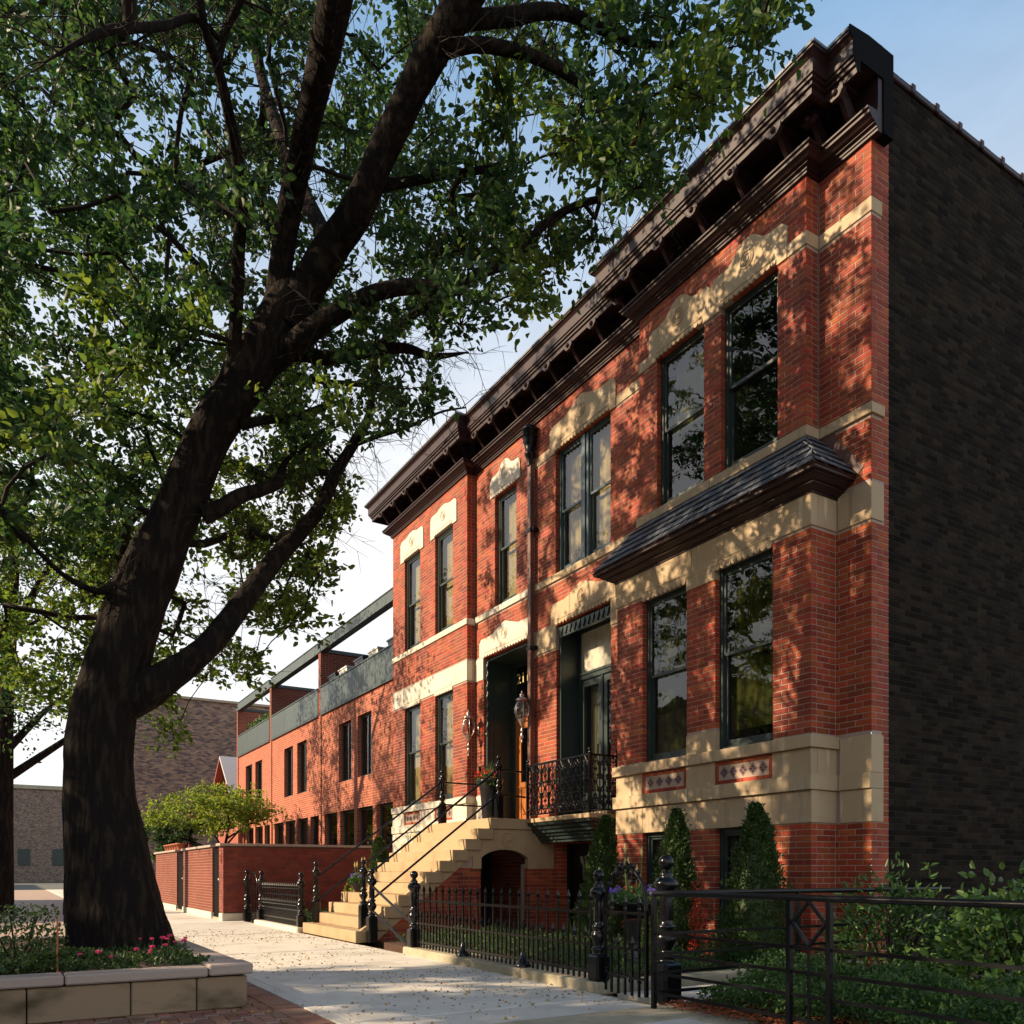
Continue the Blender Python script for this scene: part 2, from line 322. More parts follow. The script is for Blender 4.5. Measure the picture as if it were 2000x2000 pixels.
def inst(src, name, loc, parent=None, rot=None, scale=None):
    o = bpy.data.objects.new(name, src); C.objects.link(o); o.location = loc
    if rot: o.rotation_euler = rot
    if scale: o.scale = scale
    setpar(o, parent); return o
def copy_tree(root, loc, label=None):
    r = root.copy(); C.objects.link(r); r.location = loc
    if label: r['label'] = label
    for ch in list(root.children):
        c = ch.copy(); C.objects.link(c); c.parent = r
        for g in list(ch.children):
            d = g.copy(); C.objects.link(d); d.parent = c
    return r

# ------------------------------------------------------------------ leaves (numpy)
def leaf_arrays(cen, dirs, size, wid=0.55, fold=0.25, rng=None, up=None):
    n = len(cen); rng = rng or np.random.default_rng(1)
    d = dirs/np.maximum(np.linalg.norm(dirs, axis=1, keepdims=True), 1e-6)
    r = rng.normal(size=(n, 3)) if up is None else up+rng.normal(size=(n, 3))*0.5
    s = np.cross(d, r); s /= np.maximum(np.linalg.norm(s, axis=1, keepdims=True), 1e-6)
    nn = np.cross(s, d); size = np.asarray(size).reshape(-1, 1)*np.ones((n, 1)); w = size*wid/2
    base = cen; tip = cen+d*size-nn*size*0.1
    l1 = cen+d*size*0.3+s*w+nn*w*fold*2; l2 = cen+d*size*0.68+s*w*0.8+nn*w*fold*1.5
    r1 = cen+d*size*0.3-s*w+nn*w*fold*2; r2 = cen+d*size*0.68-s*w*0.8+nn*w*fold*1.5
    V = np.stack([base, l1, l2, tip, r2, r1], axis=1).reshape(-1, 3)
    idx = np.arange(n)[:, None]*6
    F = np.concatenate([idx+np.array([0, 3, 2, 1]), idx+np.array([0, 5, 4, 3])], axis=1).reshape(-1, 4)
    return V, F
def quads_obj(name, V, F, m, parent=None, kind=None):
    me = bpy.data.meshes.new(name); nf = len(F)
    me.vertices.add(len(V)); me.vertices.foreach_set('co', V.astype(np.float32).ravel())
    me.loops.add(nf*4); me.loops.foreach_set('vertex_index', F.astype(np.int32).ravel())
    me.polygons.add(nf); me.polygons.foreach_set('loop_start', np.arange(0, nf*4, 4, dtype=np.int32))
    try: me.polygons.foreach_set('loop_total', np.full(nf, 4, dtype=np.int32))
    except Exception: pass
    me.update(calc_edges=True); me.materials.append(m)
    o = bpy.data.objects.new(name, me); C.objects.link(o); setpar(o, parent)
    if kind: o['kind'] = kind
    return o

# ------------------------------------------------------------------ masonry
CO = 0.067; JT = 0.0085; BL = 0.21
def subtract(iv, cuts):
    out = [iv]
    for a, b in cuts:
        nx = []
        for u, v in out:
            if b <= u or a >= v: nx.append((u, v))
            else:
                if a > u+0.02: nx.append((u, a))
                if b < v-0.02: nx.append((b, v))
        out = nx
    return out
def lay_bricks(plane, c, u0, u1, z0, z1, cuts, q0=None, q1=None, bl=BL, depth=0.1, ph=0.0):
    """courses of bricks on a wall face. plane 'x': face X=c, u=Y, outward -X; 'y': face Y=c, u=X, outward -Y; 'Y': face Y=c outward +Y.
    cuts: (u0,u1,z0,z1) rectangles left out. q0/q1: quoin phase at the two ends: bricks start flush on courses of that parity, else set back."""
    L_ = []
    k0 = int(round(z0/CO)); k1 = int(math.ceil(z1/CO-0.3))
    for k in range(k0, k1):
        zb = k*CO; zt = zb+CO-JT; zc = (zb+zt)/2
        a, b = u0, u1
        if q0 is not None and (k % 2) != q0: a = u0+depth+JT
        if q1 is not None and (k % 2) != q1: b = u1-depth-JT
        cc = [(x[0], x[1]) for x in cuts if x[2] < zc+0.004 and x[3] > zc-0.004]
        off = u0 + ph + (bl/2 if k % 2 else 0) - 2*bl
        for p, q in subtract((a, b), cc):
            js = [p]; j = off+bl*math.ceil((p+0.055-off)/bl)
            while j < q-0.055: js.append(j); j += bl
            js.append(q+JT)
            for x, y in zip(js[:-1], js[1:]):
                if y-JT-x > 0.02: L_.append((plane, c, x, y-JT, zb, zt, depth))
    return L_
def brick_geo(mb, pl, c, a, b, z0, z1, dp, jit=0.0, ch=0.0035):
    """one brick: chamfered face and four sides"""
    if pl == 'x': P = lambda u, z, d: (c+d, u, z)
    elif pl == 'y': P = lambda u, z, d: (u, c+d, z)
    else: P = lambda u, z, d: (u, c-d, z)
    d0 = jit
    vs = [P(a+ch, z0+ch, d0), P(b-ch, z0+ch, d0), P(b-ch, z1-ch, d0), P(a+ch, z1-ch, d0),
          P(a, z0, d0+ch), P(b, z0, d0+ch), P(b, z1, d0+ch), P(a, z1, d0+ch),
          P(a, z0, dp), P(b, z0, dp), P(b, z1, dp), P(a, z1, dp)]
    fs = [(0, 1, 2, 3), (4, 5, 1, 0), (5, 6, 2, 1), (6, 7, 3, 2), (7, 4, 0, 3), (8, 9, 5, 4), (9, 10, 6, 5), (10, 11, 7, 6), (11, 8, 4, 7)]
    if pl in ('x', 'Y'): fs = [tuple(reversed(f)) for f in fs]
    mb.add(vs, fs)
def brick_set(bricks, parent, material, limit=300, seed=1):
    """the bricks that show largest become objects, the rest one joined part"""
    rnd = random.Random(seed)
    s, c_ = math.sin(YAW), math.cos(YAW)
    def score(b):
        pl, c, a, e, z0, z1, dp = b
        x, y = (c, (a+e)/2) if pl == 'x' else ((a+e)/2, c)
        if pl == 'Y': return 0
        D = x*s+y*c_
        if D < 0.5: return 0
        px = 1000+FPX*(x*c_-y*s)/D; py = 1705-FPX*(z0-CAM_H)/D
        if not (205 < px < 1795 and 0 < py < 2000): return 0
        fore = abs(x) if pl == 'x' else abs(y)
        return (e-a)*fore/(D*D)*(z1-z0)/D
    order = sorted(bricks, key=score, reverse=True)
    n = 0; cache = {}; rest = MB()
    for i, b in enumerate(order):
        pl, c, a, e, z0, z1, dp = b
        if n < limit and score(b) > 0:
            ln = round((e-a)*200)/200
            key = (pl, ln, round(z1-z0, 4), dp)
            if key not in cache:
                m = MB(); brick_geo(m, pl, 0, 0, ln, 0, z1-z0, dp); me = bpy.data.meshes.new('brick')
                me.from_pydata(m.v, [], m.f); me.materials.append(material); cache[key] = me
            j = rnd.uniform(-0.0015, 0.0015)
            loc = (c+j, a, z0) if pl == 'x' else (a, c+j, z0)
            o = inst(cache[key], 'brick', loc, parent); n += 1
        else:
            brick_geo(rest, pl, c, a, e, z0, z1, dp, rnd.uniform(-0.0015, 0.0015))
    if rest.v: rest.build('brickwork', material, parent, 'stuff')
def backing(mb, pl, c, u0, u1, z0, z1, holes, rec=0.0045, thick=0.25, g=0.005):
    """mortar bed behind the bricks, with holes"""
    hs = [(a-g, b+g, p-g, q+g) for a, b, p, q in holes]
    us = sorted(set([u0, u1]+[max(min(v, u1), u0) for h in hs for v in h[:2]])); zs = sorted(set([z0, z1]+[max(min(v, z1), z0) for h in hs for v in h[2:]]))
    sgn = -1 if pl == 'Y' else 1
    def P(u, z, d): return (c+d, u, z) if pl == 'x' else (u, c+sgn*d, z)
    flip = pl in ('x', 'Y')
    def q(vs): mb.add(vs[::-1] if flip else vs, [(0, 1, 2, 3)])
    for i in range(len(us)-1):
        for j in range(len(zs)-1):
            uc, zc = (us[i]+us[i+1])/2, (zs[j]+zs[j+1])/2
            if any(h[0] < uc < h[1] and h[2] < zc < h[3] for h in hs): continue
            q([P(us[i], zs[j], rec), P(us[i+1], zs[j], rec), P(us[i+1], zs[j+1], rec), P(us[i], zs[j+1], rec)])
    for a, b, p, r in hs:
        q([P(a, p, rec), P(a, r, rec), P(a, r, thick), P(a, p, thick)]); q([P(b, r, rec), P(b, p, rec), P(b, p, thick), P(b, r, thick)])
        q([P(a, r, rec), P(b, r, rec), P(b, r, thick), P(a, r, thick)]); q([P(b, p, rec), P(a, p, rec), P(a, p, thick), P(b, p, thick)])

# ------------------------------------------------------------------ facade parts
def disc_prism(mb, X, y, z, r, t, n=20, half=False):
    if half: poly = [(y+r*math.cos(PI+PI*i/n), z+r*math.sin(PI+PI*i/n)) for i in range(n+1)]
    else: poly = [(y+r*math.cos(2*PI*i/n), z+r*math.sin(2*PI*i/n)) for i in range(n)]
    mb.prism(poly, 'x', X-t, X)
def ring(mb, X, y, z, r, t, n=24):
    pts = [(X, y+r*math.cos(2*PI*i/n), z+r*math.sin(2*PI*i/n)) for i in range(n+1)]
    mb.path(pts, t, 6)
def hood(parent, X, y0, y1, zb, zh, zs, zp, e=0.15, m=None, e2=None, rose=True, scal=0.105, proud=0.022, depth=0.12, nsc=None):
    """carved stone lintel: ears, shoulders, raised centre, rosette and a row of scallops"""
    m = m or M['stone']; yc = (y0+y1)/2; w_ = (y1-y0)
    ea, eb = (e, e if e2 is None else e2)
    h = zp-zs; a = w_*0.22; ch = 0.07
    left = [(y0-ea, zb), (y0-ea, zs-ch), (y0-ea+ch, zs), (yc-a-0.16, zs), (yc-a-0.06, zs+h*0.18), (yc-0.13, zs+h*0.8), (yc-0.05, zp), (yc+0.05, zp), (yc+0.13, zs+h*0.8), (yc+a+0.06, zs+h*0.18), (yc+a+0.16, zs), (y1+eb-ch, zs), (y1+eb, zs-ch), (y1+eb, zb), (y1+0.004, zb), (y1+0.004, zh), (y0-0.004, zh), (y0-0.004, zb)]
    mb = MB(); mb.prism(left, 'x', X-proud, X-proud+depth)
    ho = mb.build('stone_lintel', m, parent)
    # cut groove over the scallops
    g = MB(); g.box(X-proud-0.008, X-proud-0.0005, y0+0.02, y1-0.02, zh+0.028, zh+0.05); g.build('drip_mould', m, ho)
    ns = nsc or max(6, int(round(w_/0.085))); st = w_/ns; r = st*0.46
    sm = MB(); disc_prism(sm, 0, 0, 0, r, 0.03, 8, True); sm.box(-0.03, 0, -r, r, 0.0, 0.012)
    me = bpy.data.meshes.new('scallop'); me.from_pydata(sm.v, [], sm.f); me.materials.append(m)
    for i in range(ns): inst(me, 'scallop', (X-proud+0.022, y0+st*(i+0.5), zh-0.008), ho)
    if rose:
        rb = MB(); zc = zs-0.02+(zp-zs)*0.1; zc = (zh+zp)/2+0.02; rr = min(0.105, (zp-zh)*0.32)
        ring(rb, X-proud-0.002, yc, zc, rr, 0.012); ring(rb, X-proud-0.002, yc, zc, rr*0.62, 0.008); disc_prism(rb, X-proud, yc, zc, rr*0.35, 0.016, 8)
        rb.build('rosette', m, ho)
    return ho
def window(parent, X, y0, y1, z0, z1, rec=0.075, fm=None, blind=None, meet=0.5, gm=None, fw=0.05, mull=None, bot=0.09, label=None, lowglass=True):
    """double-hung window set back in its opening: frame (with sashes), panes, blind, dark room"""
    fm = fm or M['green']; gm = gm or M['glass']
    f = MB(); xf = X+rec
    g = 0.002
    y0 += g; y1 -= g; z0 += g; z1 -= g
    f.box(xf, xf+0.12, y0, y0+fw, z0, z1); f.box(xf, xf+0.12, y1-fw, y1, z0, z1)
    f.box(xf, xf+0.12, y0+fw, y1-fw, z1-fw, z1); f.box(xf-0.02, xf+0.12, y0+fw, y1-fw, z0, z0+fw)
    fo = None
    units = [(y0+fw, y1-fw)]
    if mull:
        yc = (y0+y1)/2; f.box(xf-0.015, xf+0.12, yc-mull/2, yc+mull/2, z0+fw, z1-fw); f.box(xf-0.04, xf-0.0155, yc-mull*0.18, yc+mull*0.18, z0+fw, z1-fw)
        units = [(y0+fw, yc-mull/2), (yc+mull/2, y1-fw)]
    panes = []
    for a, b in units:
        zm = z0+(z1-z0)*(1-meet) if meet else None
        sw = 0.035
        # upper sash (outer), lower sash (inner)
        if meet:
            f.box(xf+0.02, xf+0.05, a, a+sw, zm, z1-fw); f.box(xf+0.02, xf+0.05, b-sw, b, zm, z1-fw)
            f.box(xf+0.02, xf+0.05, a+sw, b-sw, z1-fw-sw, z1-fw); f.box(xf+0.015, xf+0.05, a+sw, b-sw, zm-0.02, zm+0.02)
            f.box(xf+0.055, xf+0.085, a, a+sw, z0+fw, zm); f.box(xf+0.055, xf+0.085, b-sw, b, z0+fw, zm)
            f.box(xf+0.055, xf+0.085, a+sw, b-sw, z0+fw, z0+fw+bot)
            panes += [(xf+0.035, a+sw, b-sw, zm+0.02, z1-fw-sw), (xf+0.07, a+sw, b-sw, z0+fw+bot, zm-0.02)]
        else:
            f.box(xf+0.03, xf+0.07, a, a+sw, z0+fw, z1-fw); f.box(xf+0.03, xf+0.07, b-sw, b, z0+fw, z1-fw)
            f.box(xf+0.03, xf+0.07, a+sw, b-sw, z1-fw-sw, z1-fw); f.box(xf+0.03, xf+0.07, a+sw, b-sw, z0+fw, z0+fw+sw)
            panes += [(xf+0.05, a+sw, b-sw, z0+fw+sw, z1-fw-sw)]
    fo = f.build('window', fm, parent, label=label)
    for x, a, b, p, q in panes:
        MB().box(x, x+0.004, a-0.004, b+0.004, p-0.004, q+0.004).build('pane', gm, fo)
    # shallow dark room closed behind the glass
    r = MB(); xr0, xr1 = xf+0.121, xf+0.7
    vs = [(xr0, y0-.1, z0-.1), (xr0, y1+.1, z0-.1), (xr0, y1+.1, z1+.1), (xr0, y0-.1, z1+.1), (xr1, y0-.1, z0-.1), (xr1, y1+.1, z0-.1), (xr1, y1+.1, z1+.1), (xr1, y0-.1, z1+.1)]
    r.add(vs, [(4, 5, 6, 7), (0, 4, 7, 3), (1, 2, 6, 5), (0, 1, 5, 4), (3, 7, 6, 2)]); r.build('interior', M['room'], fo)
    if blind:
        bm_, cov = blind
        n = 24; zt = z1-fw; zb = zt-(zt-z0-fw)*cov; bb = MB(); xs = xf+0.16
        pts = [(xs+0.006*math.sin(i*1.9), y0+fw*0.5+(y1-y0-fw)*i/n) for i in range(n+1)]
        for i in range(n):
            bb.add([(pts[i][0], pts[i][1], zb), (pts[i+1][0], pts[i+1][1], zb), (pts[i+1][0], pts[i+1][1], zt), (pts[i][0], pts[i][1], zt)], [(0, 3, 2, 1)])
        bb.build('blind', bm_, fo)
    return fo
def stone_run(parent, plane_x, y0, y1, z0, z1, joints, proud, m, depth=0.11, name='stone', j=0.0025, ch=0.004):
    """ashlar blocks along a front; joints are y positions; each block its own part"""
    ys = [y0]+[q for q in joints if y0 < q < y1]+[y1]
    for a, b in zip(ys[:-1], ys[1:]):
        MB().bbox(plane_x-proud, plane_x+depth, a+j, b-j, z0+j*0.5, z1-j*0.5, ch).build(name, m, parent)
def stone_ret(parent, yp, x0, x1, z0, z1, proud, m, depth=0.11, name='stone', j=0.0025):
    MB().bbox(x0+j, x1-j, yp-proud, yp+depth, z0+j*0.5, z1-j*0.5, 0.004).build(name, m, parent)
def tile_panel(parent, X, y0, y1, z0, z1):
    """brick-framed panel of small blue and white tiles under a sill"""
    mb = MB(); mb.box(X+0.02, X+0.06, y0+0.002, y1-0.002, z0+0.002, z1-0.002)
    p = mb.build('panel', M['brick'], parent)
    fr = MB(); t = 0.058
    n = max(3, int((y1-y0)/0.21))
    for i in range(n):
        a = y0+(y1-y0)*i/n; b = y0+(y1-y0)*(i+1)/n
        for zz in ((z0+0.003, z0+t-0.004), (z1-t+0.004, z1-0.003)):
            fr.bbox(X-0.004, X+0.019, a+0.003, b-0.003, zz[0], zz[1], 0.003)
    fr.bbox(X-0.004, X+0.019, y0+0.003, y0+t-0.004, z0+t, z1-t, 0.003); fr.bbox(X-0.004, X+0.019, y1-t+0.004, y1-0.003, z0+t, z1-t, 0.003)
    fr.build('brick_border', M['brick'], p)
    a, b = y0+t+0.012, y1-t-0.012; zc = (z0+z1)/2; hh = (z1-z0)/2-t-0.006
    n = max(4, int(round((b-a)/(hh*2.0)))); st = (b-a)/n
    base = MB(); base.box(X+0.006, X+0.018, a-0.008, b+0.008, zc-hh, zc+hh); base.build('tile_bed', M['terra'], p)
    dm = MB(); q = hh*0.36
    wm = MB()
    for i in range(n):
        yc = a+st*(i+0.5)
        for dy, dz in ((0, q), (0, -q), (q, 0), (-q, 0)):
            dm.prism([(yc+dy-q*.62, zc+dz), (yc+dy, zc+dz-q*.62), (yc+dy+q*.62, zc+dz), (yc+dy, zc+dz+q*.62)], 'x', X+0.001, X+0.0055)
        wm.prism([(yc-hh*.9, zc), (yc, zc-hh*.9), (yc+hh*.9, zc), (yc, zc+hh*.9)], 'x', X+0.003, X+0.0057)
    dm.build('dark_tiles', M['tiled'], p, 'stuff'); wm.build('pale_tiles', M['tile'], p, 'stuff')

# ================================================================== SETTING
XM = 8.03; XLB = 7.60; XUB = 7.815; XL = 7.845
YA = 5.70; YB0 = 6.15; YB1 = 9.58; YU0 = 6.39; YU1 = 9.34; YP = 12.45; YL0 = 14.69; YL1 = 18.45; YN1 = 35.1
def structure(name, mb, m, origin=None): o = mb.build(name, m, None, 'structure'); return o
def gsheet(mb, x0, x1, y0, y1, z): mb.add([(x0, y0, z), (x1, y0, z), (x1, y1, z), (x0, y1, z)], [(0, 1, 2, 3)])
g = MB(); gsheet(g, -400, 400, -300, 500, -0.20); structure('ground', g, mat('distant_ground', (0.10, 0.10, 0.08), 0.95))
g = MB(); gsheet(g, -11.5, -3.2, -60, 120, -0.14); structure('road', g, M['asphalt'])
g = MB(); g.box(-3.2, -3.0, -60, 120, -0.25, 0.0); structure('kerb', g, M['kerb'])
g = MB(); g.box(-16, -11.5, -60, 120, -0.25, 0.0); structure('far_pavement', g, M['concrete'])
# concrete sidewalk of slabs with open joints
sw = MB(); sw.box(2.06, 4.52, -20, 60, -0.22, -0.03); swo = structure('sidewalk', sw, M['kerb'])
rnd = random.Random(5)
slab_y = [-20, -14, -8, -3, 0.2, 2.0, 3.8, 5.56, 7.4, 9.2, 11.0, 12.8, 14.6, 16.4, 18.2, 20.0, 23, 26, 30, 36, 44, 60]
for a, b in zip(slab_y[:-1], slab_y[1:]):
    MB().bbox(2.07, 4.37, a+0.008, b-0.008, -0.05, rnd.uniform(-0.003, 0.003), 0.008).build('slab', M['concrete'], swo)
MB().bbox(2.0-0.04, 2.066, -20, 60, -0.05, 0.004, 0.004).build('edging', M['concrete'], swo)
# brick pavement between the planter and the sidewalk, herringbone with a soldier border
pv = MB(); pv.box(-3.0, 1.955, -20, 60, -0.22, -0.012); pvo = structure('brick_pavement', pv, M['mortar'])
pb = []
for i in range(-30, 90):
    y = 5.0+i*0.104
    if y < 12.5: pb.append((1.85, y+0.05, 0.2, 0.1))
U = 0.103
for i in range(-14, 46):
    for j in range(-30, 60):
        # herringbone cell
        k = (i-j) % 4
        x = i*U; y = 4.2+j*U
        if k == 0: pb.append((x+U, y+U/2, 2*U-0.005, U-0.005))
        elif k == 2: pb.append((x+U/2, y+U, U-0.005, 2*U-0.005))
vis = []; rest = MB()
ca, sa = math.cos(math.radians(0)), math.sin(math.radians(0))
for (x, y, a, b) in pb:
    if x+a/2 > 1.955 or x < -2.9 or y > 12: continue
    if x+a/2 > 1.748 and not (a == 0.2 and x == 1.85):
        lo_ = x-a/2
        if 1.745-lo_ < .03: continue
        a = round(1.745-lo_, 4); x = lo_+a/2
    D = x*math.sin(YAW)+y*math.cos(YAW)
    px = 1000+FPX*(x*math.cos(YAW)-y*math.sin(YAW))/max(D, .1); py = 1705+FPX*1.05/max(D, .1)
    hid = (y > 6.55 and x < 1.62)
    sc = (1/D**3 if (D > 1 and -60 < px < 2000 and py < 2040 and not hid) else 0)
    vis.append((sc, x, y, a, b))
vis.sort(reverse=True); pc = {}
for n, (sc, x, y, a, b) in enumerate(vis):
    h = rnd.uniform(-0.003, 0.003)
    if n < 300 and sc > 0:
        if (a, b) not in pc:
            m_ = MB().bbox(-a/2+.002, a/2-.002, -b/2+.002, b/2-.002, -0.03, 0, 0.004); me = bpy.data.meshes.new('brick'); me.from_pydata(m_.v, [], m_.f); me.materials.append(M['paver']); pc[(a, b)] = me
        inst(pc[(a, b)], 'brick', (x, y, h), pvo)
    elif y > 3.2: rest.bbox(x-a/2+.002, x+a/2-.002, y-b/2+.002, y+b/2-.002, -0.03, h, 0.004)
rest.build('paving_bricks', M['paver'], pvo, 'stuff')
# front garden soil and walkway
g = MB(); g.box(4.52, 8.4, -6, 4.95, -0.22, 0.02); g.box(4.75, 8.4, 5.9, 11.9, -0.22, 0.02); g.box(4.52, 8.4, 14.5, 18.7, -0.22, 0.02); structure('garden_soil', g, M['soil'])
g = MB(); g.box(4.525, 8.4, 4.97, 5.70, -0.22, 0.005); structure('garden_path', g, M['concrete'])
g = MB(); g.bbox(2.08, 4.5, 4.5, 4.97, -0.1, 0.012, 0.004); g.bbox(4.2, 4.8, 4.1, 4.5, -0.1, 0.010, 0.01); structure('mulch_edge', g, M['kerb'])

# ================================================================== RIGHT-HAND (NEAR) BRICK HOUSE
H1 = thing('brick_house', 'near red brick row house with slate skirt roof above its ground floor bay', 'house', (XM, 9, 0))
Z_SB, Z_B0, Z_B1, Z_S0, Z_S1 = 1.61, 1.975, 2.15, 2.445, 2.585       # base stone bottom, band, sill
Z_F0, Z_F1 = 4.915, 5.275
Z_US0, Z_US1 = 6.06, 6.18
ZH = 8.31; ZST0, ZST1 = 8.27, 8.425; ZT = 9.07
W_lo = [(6.69, 7.608), (8.126, 9.011)]; W_up = [(6.805, 7.726), (8.033, 8.954)]
DBL = (10.29, 11.815); FR = (10.28, 11.788); BAS = (10.15, 11.62)
B = []; mb = MB()
holes_lo = [(a, b, 2.56, 4.87) for a, b in W_lo]+[(a, b, 0.30, 1.605) for a, b in W_lo]
holes_up = [(a, b, Z_US1, ZH) for a, b in W_up]
st_lo = [(YB0-1, YB1+1, Z_SB, Z_S1), (YB0-1, YB1+1, Z_F0, Z_F1+0.4), (7.61, 8.125, Z_S1, 2.84), (7.608, 8.126, 4.74, 5.0)]
B += lay_bricks('x', XLB, YB0, YB1, 0, Z_F1, holes_lo+st_lo, q0=0, q1=0)
B += lay_bricks('y', YB0, XLB, XM-0.012, 0, Z_F1, [(0, 99, Z_SB, Z_S1), (0, 99, Z_F0, 9)], q0=1)
B += lay_bricks('Y', YB1, XLB, XM-0.012, 0, Z_F1, [(0, 99, Z_SB, Z_S1), (0, 99, Z_F0, 9)], q0=1)
backing(mb, 'x', XLB, YB0+.009, YB1-.009, -0.2, Z_F1+.3, holes_lo)
backing(mb, 'y', YB0, XLB+.009, XM, -0.2, Z_F1+.3, []); backing(mb, 'Y', YB1, XLB+.009, XM, -0.2, Z_F1+.3, [])
B += lay_bricks('x', XUB, YU0, YU1, 5.9, ZT+0.3, holes_up+[(0, 99, Z_US0-0.02, Z_US1), (YU0, 6.62, ZST0, ZST1), (9.14, YU1, ZST0, ZST1), (7.55, 8.2, ZST0, ZST1+.1)], q0=0, q1=0)
B += lay_bricks('y', YU0, XUB, XM-0.012, 5.9, ZT+0.3, [(0, 99, Z_US0-0.02, Z_US1), (0, 99, ZST0, ZST1)], q0=1)
B += lay_bricks('Y', YU1, XUB, XM-0.012, 5.9, ZT+0.3, [(0, 99, Z_US0-0.02, Z_US1)], q0=1)
backing(mb, 'x', XUB, YU0+.009, YU1-.009, 5.5, ZT+0.75, holes_up)
backing(mb, 'y', YU0, XUB+.009, XM, 5.5, ZT+0.75, []); backing(mb, 'Y', YU1, XUB+.009, XM, 5.5, ZT+0.75, [])
# main front, near strip
B += lay_bricks('x', XM, YA, YU0-0.008, 0, ZT+0.3, [(0, 99, Z_SB, Z_S1), (0, 99, Z_F0, 5.32), (0, 99, Z_US0, Z_US1), (0, 99, ZST0, ZST1)], q0=0)
backing(mb, 'x', XM, YA+.009, YU0, -0.2, ZT+0.75, [])
# main front beyond the bay
hm = [(DBL[0], DBL[1], Z_US1, ZH), (FR[0], FR[1], 2.02, 5.31), (BAS[0], BAS[1], -0.1, 1.55)]
B += lay_bricks('x', XM, YU1+0.008, YP, 0, ZT+0.3, hm+[(0, 99, Z_US0, Z_US1), (YU1, 10.15, ZST0, ZST1), (11.95, YP, ZST0, ZST1), (YB1, 10.278, Z_F0, 5.32), (11.79, YP, Z_F0, 5.32)])
backing(mb, 'x', XM, YU1, YP, -0.2, ZT+0.75, hm)
# side wall: toothed red brick at the corner, then very dark common brick
B += lay_bricks('y', YA, XM, XM+0.30, 0, ZT+0.3, [(XM, XM+0.19, Z_SB, Z_S1), (XM, XM+0.23, Z_F0, 5.32), (XM, XM+0.19, Z_US0, Z_US1), (XM, XM+0.18, ZST0, ZST1)], q0=1)
brick_set(B, H1, M['brick'], 215, 3)
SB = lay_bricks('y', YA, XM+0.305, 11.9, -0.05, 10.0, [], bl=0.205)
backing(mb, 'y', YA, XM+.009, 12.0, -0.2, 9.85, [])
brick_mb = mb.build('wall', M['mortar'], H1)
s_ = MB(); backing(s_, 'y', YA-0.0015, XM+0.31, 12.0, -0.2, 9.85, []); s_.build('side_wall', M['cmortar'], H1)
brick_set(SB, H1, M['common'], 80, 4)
# hidden body: roof deck, back and party sides
hb = MB(); hb.box(12.0, 20, YA, YA+0.25, -0.2, 9.85); hb.box(19.75, 20, YA+0.25, YP, -0.2, 9.85); hb.build('rear_wall', M['common'], H1)
MB().box(XUB+.3, 19.7, YA+0.26, YP-.005, 9.62, 9.74).build('flat_roof', M['lead'], H1)
cp = MB()
x = XM+0.27
while x < 19.9: cp.bbox(x, x+0.43, YA-0.03, YA+0.28, 9.86, 9.93, 0.012); cp.bbox(x+0.40, x+0.475, YA-0.045, YA+0.295, 9.852, 9.965, 0.012); x += 0.46
cp.build('coping', M['maroon'], H1)
cl = MB(); cl.sphere((8.62, YA+0.1, 10.0), 0.05); cl.tube((8.62, YA+.1, 9.9), (8.62, YA+.1, 10.0), 0.035); cl.build('clay_cap', M['terra'], H1)

# stone courses of the near bay
S = M['stone']
stone_run(H1, XLB, YB0-0.02, YB1+0.02, Z_SB, Z_B0, [6.9, 7.95, 8.22, 9.0], 0.012, S)
stone_run(H1, XLB, YB0-0.045, YB1+0.045, Z_B0, Z_B1, [8.05, 9.2], 0.055, S)
stone_run(H1, XLB, YB0-0.05, YB1+0.05, Z_S0, Z_S1, [6.675, 8.5], 0.06, S)
for a, b in ((YB0-0.012, W_lo[0][0]), (W_lo[0][1], W_lo[1][0]), (W_lo[1][1], YB1+.012)):
    MB().bbox(XLB-0.012, XLB+0.1, a+0.002, b-0.002, Z_B1+.001, Z_S0-.001, 0.004).build('stone', S, H1)
for a, b in W_lo: tile_panel(H1, XLB, a, b, Z_B1, Z_S0)
MB().bbox(XLB-0.014, XLB+0.1, W_lo[0][1]+.003, W_lo[1][0]-.003, Z_S1+.001, 2.838, 0.004).build('stone', S, H1)
for (z0, z1, pr) in ((Z_SB, Z_B0, 0.012), (Z_B0, Z_B1, 0.045), (Z_B1, Z_S0, 0.012), (Z_S0, Z_S1, 0.05)):
    stone_ret(H1, YB0, XLB+0.1, XM-0.002, z0, z1, pr, S)
for (z0, z1, pr) in ((Z_SB, Z_B0, 0.012), (Z_B0, Z_B1, 0.04), (Z_B1, Z_S1-.02, 0.012)):
    stone_run(H1, XM, YA-0.012, YB0-0.055, z0, z1, [], pr, S, depth=0.2)
MB().bbox(XLB-0.014, XLB+0.1, YB0-0.012, 8.02, Z_F0, Z_F1+.02, 0.004).build('stone', S, H1)
MB().bbox(XLB-0.014, XLB+0.1, 8.025, YB1+0.012, Z_F0, Z_F1+.02, 0.004).build('stone', S, H1)
fb = MB().bbox(XLB-0.014, XLB+0.1, 7.611, 8.123, 4.742, Z_F0-.001, 0.004).build('stone', S, H1)
rb = MB(); ring(rb, XLB-0.016, 7.86, 4.83, 0.05, 0.006); rb.build('rosette', S, fb)
stone_ret(H1, YB0, XLB+0.1, XM-0.002, Z_F0, Z_F1+.02, 0.012, S)
stone_run(H1, XM, YA-0.012, YB0-0.02, Z_F0, 5.32, [], 0.012, S, depth=0.2)
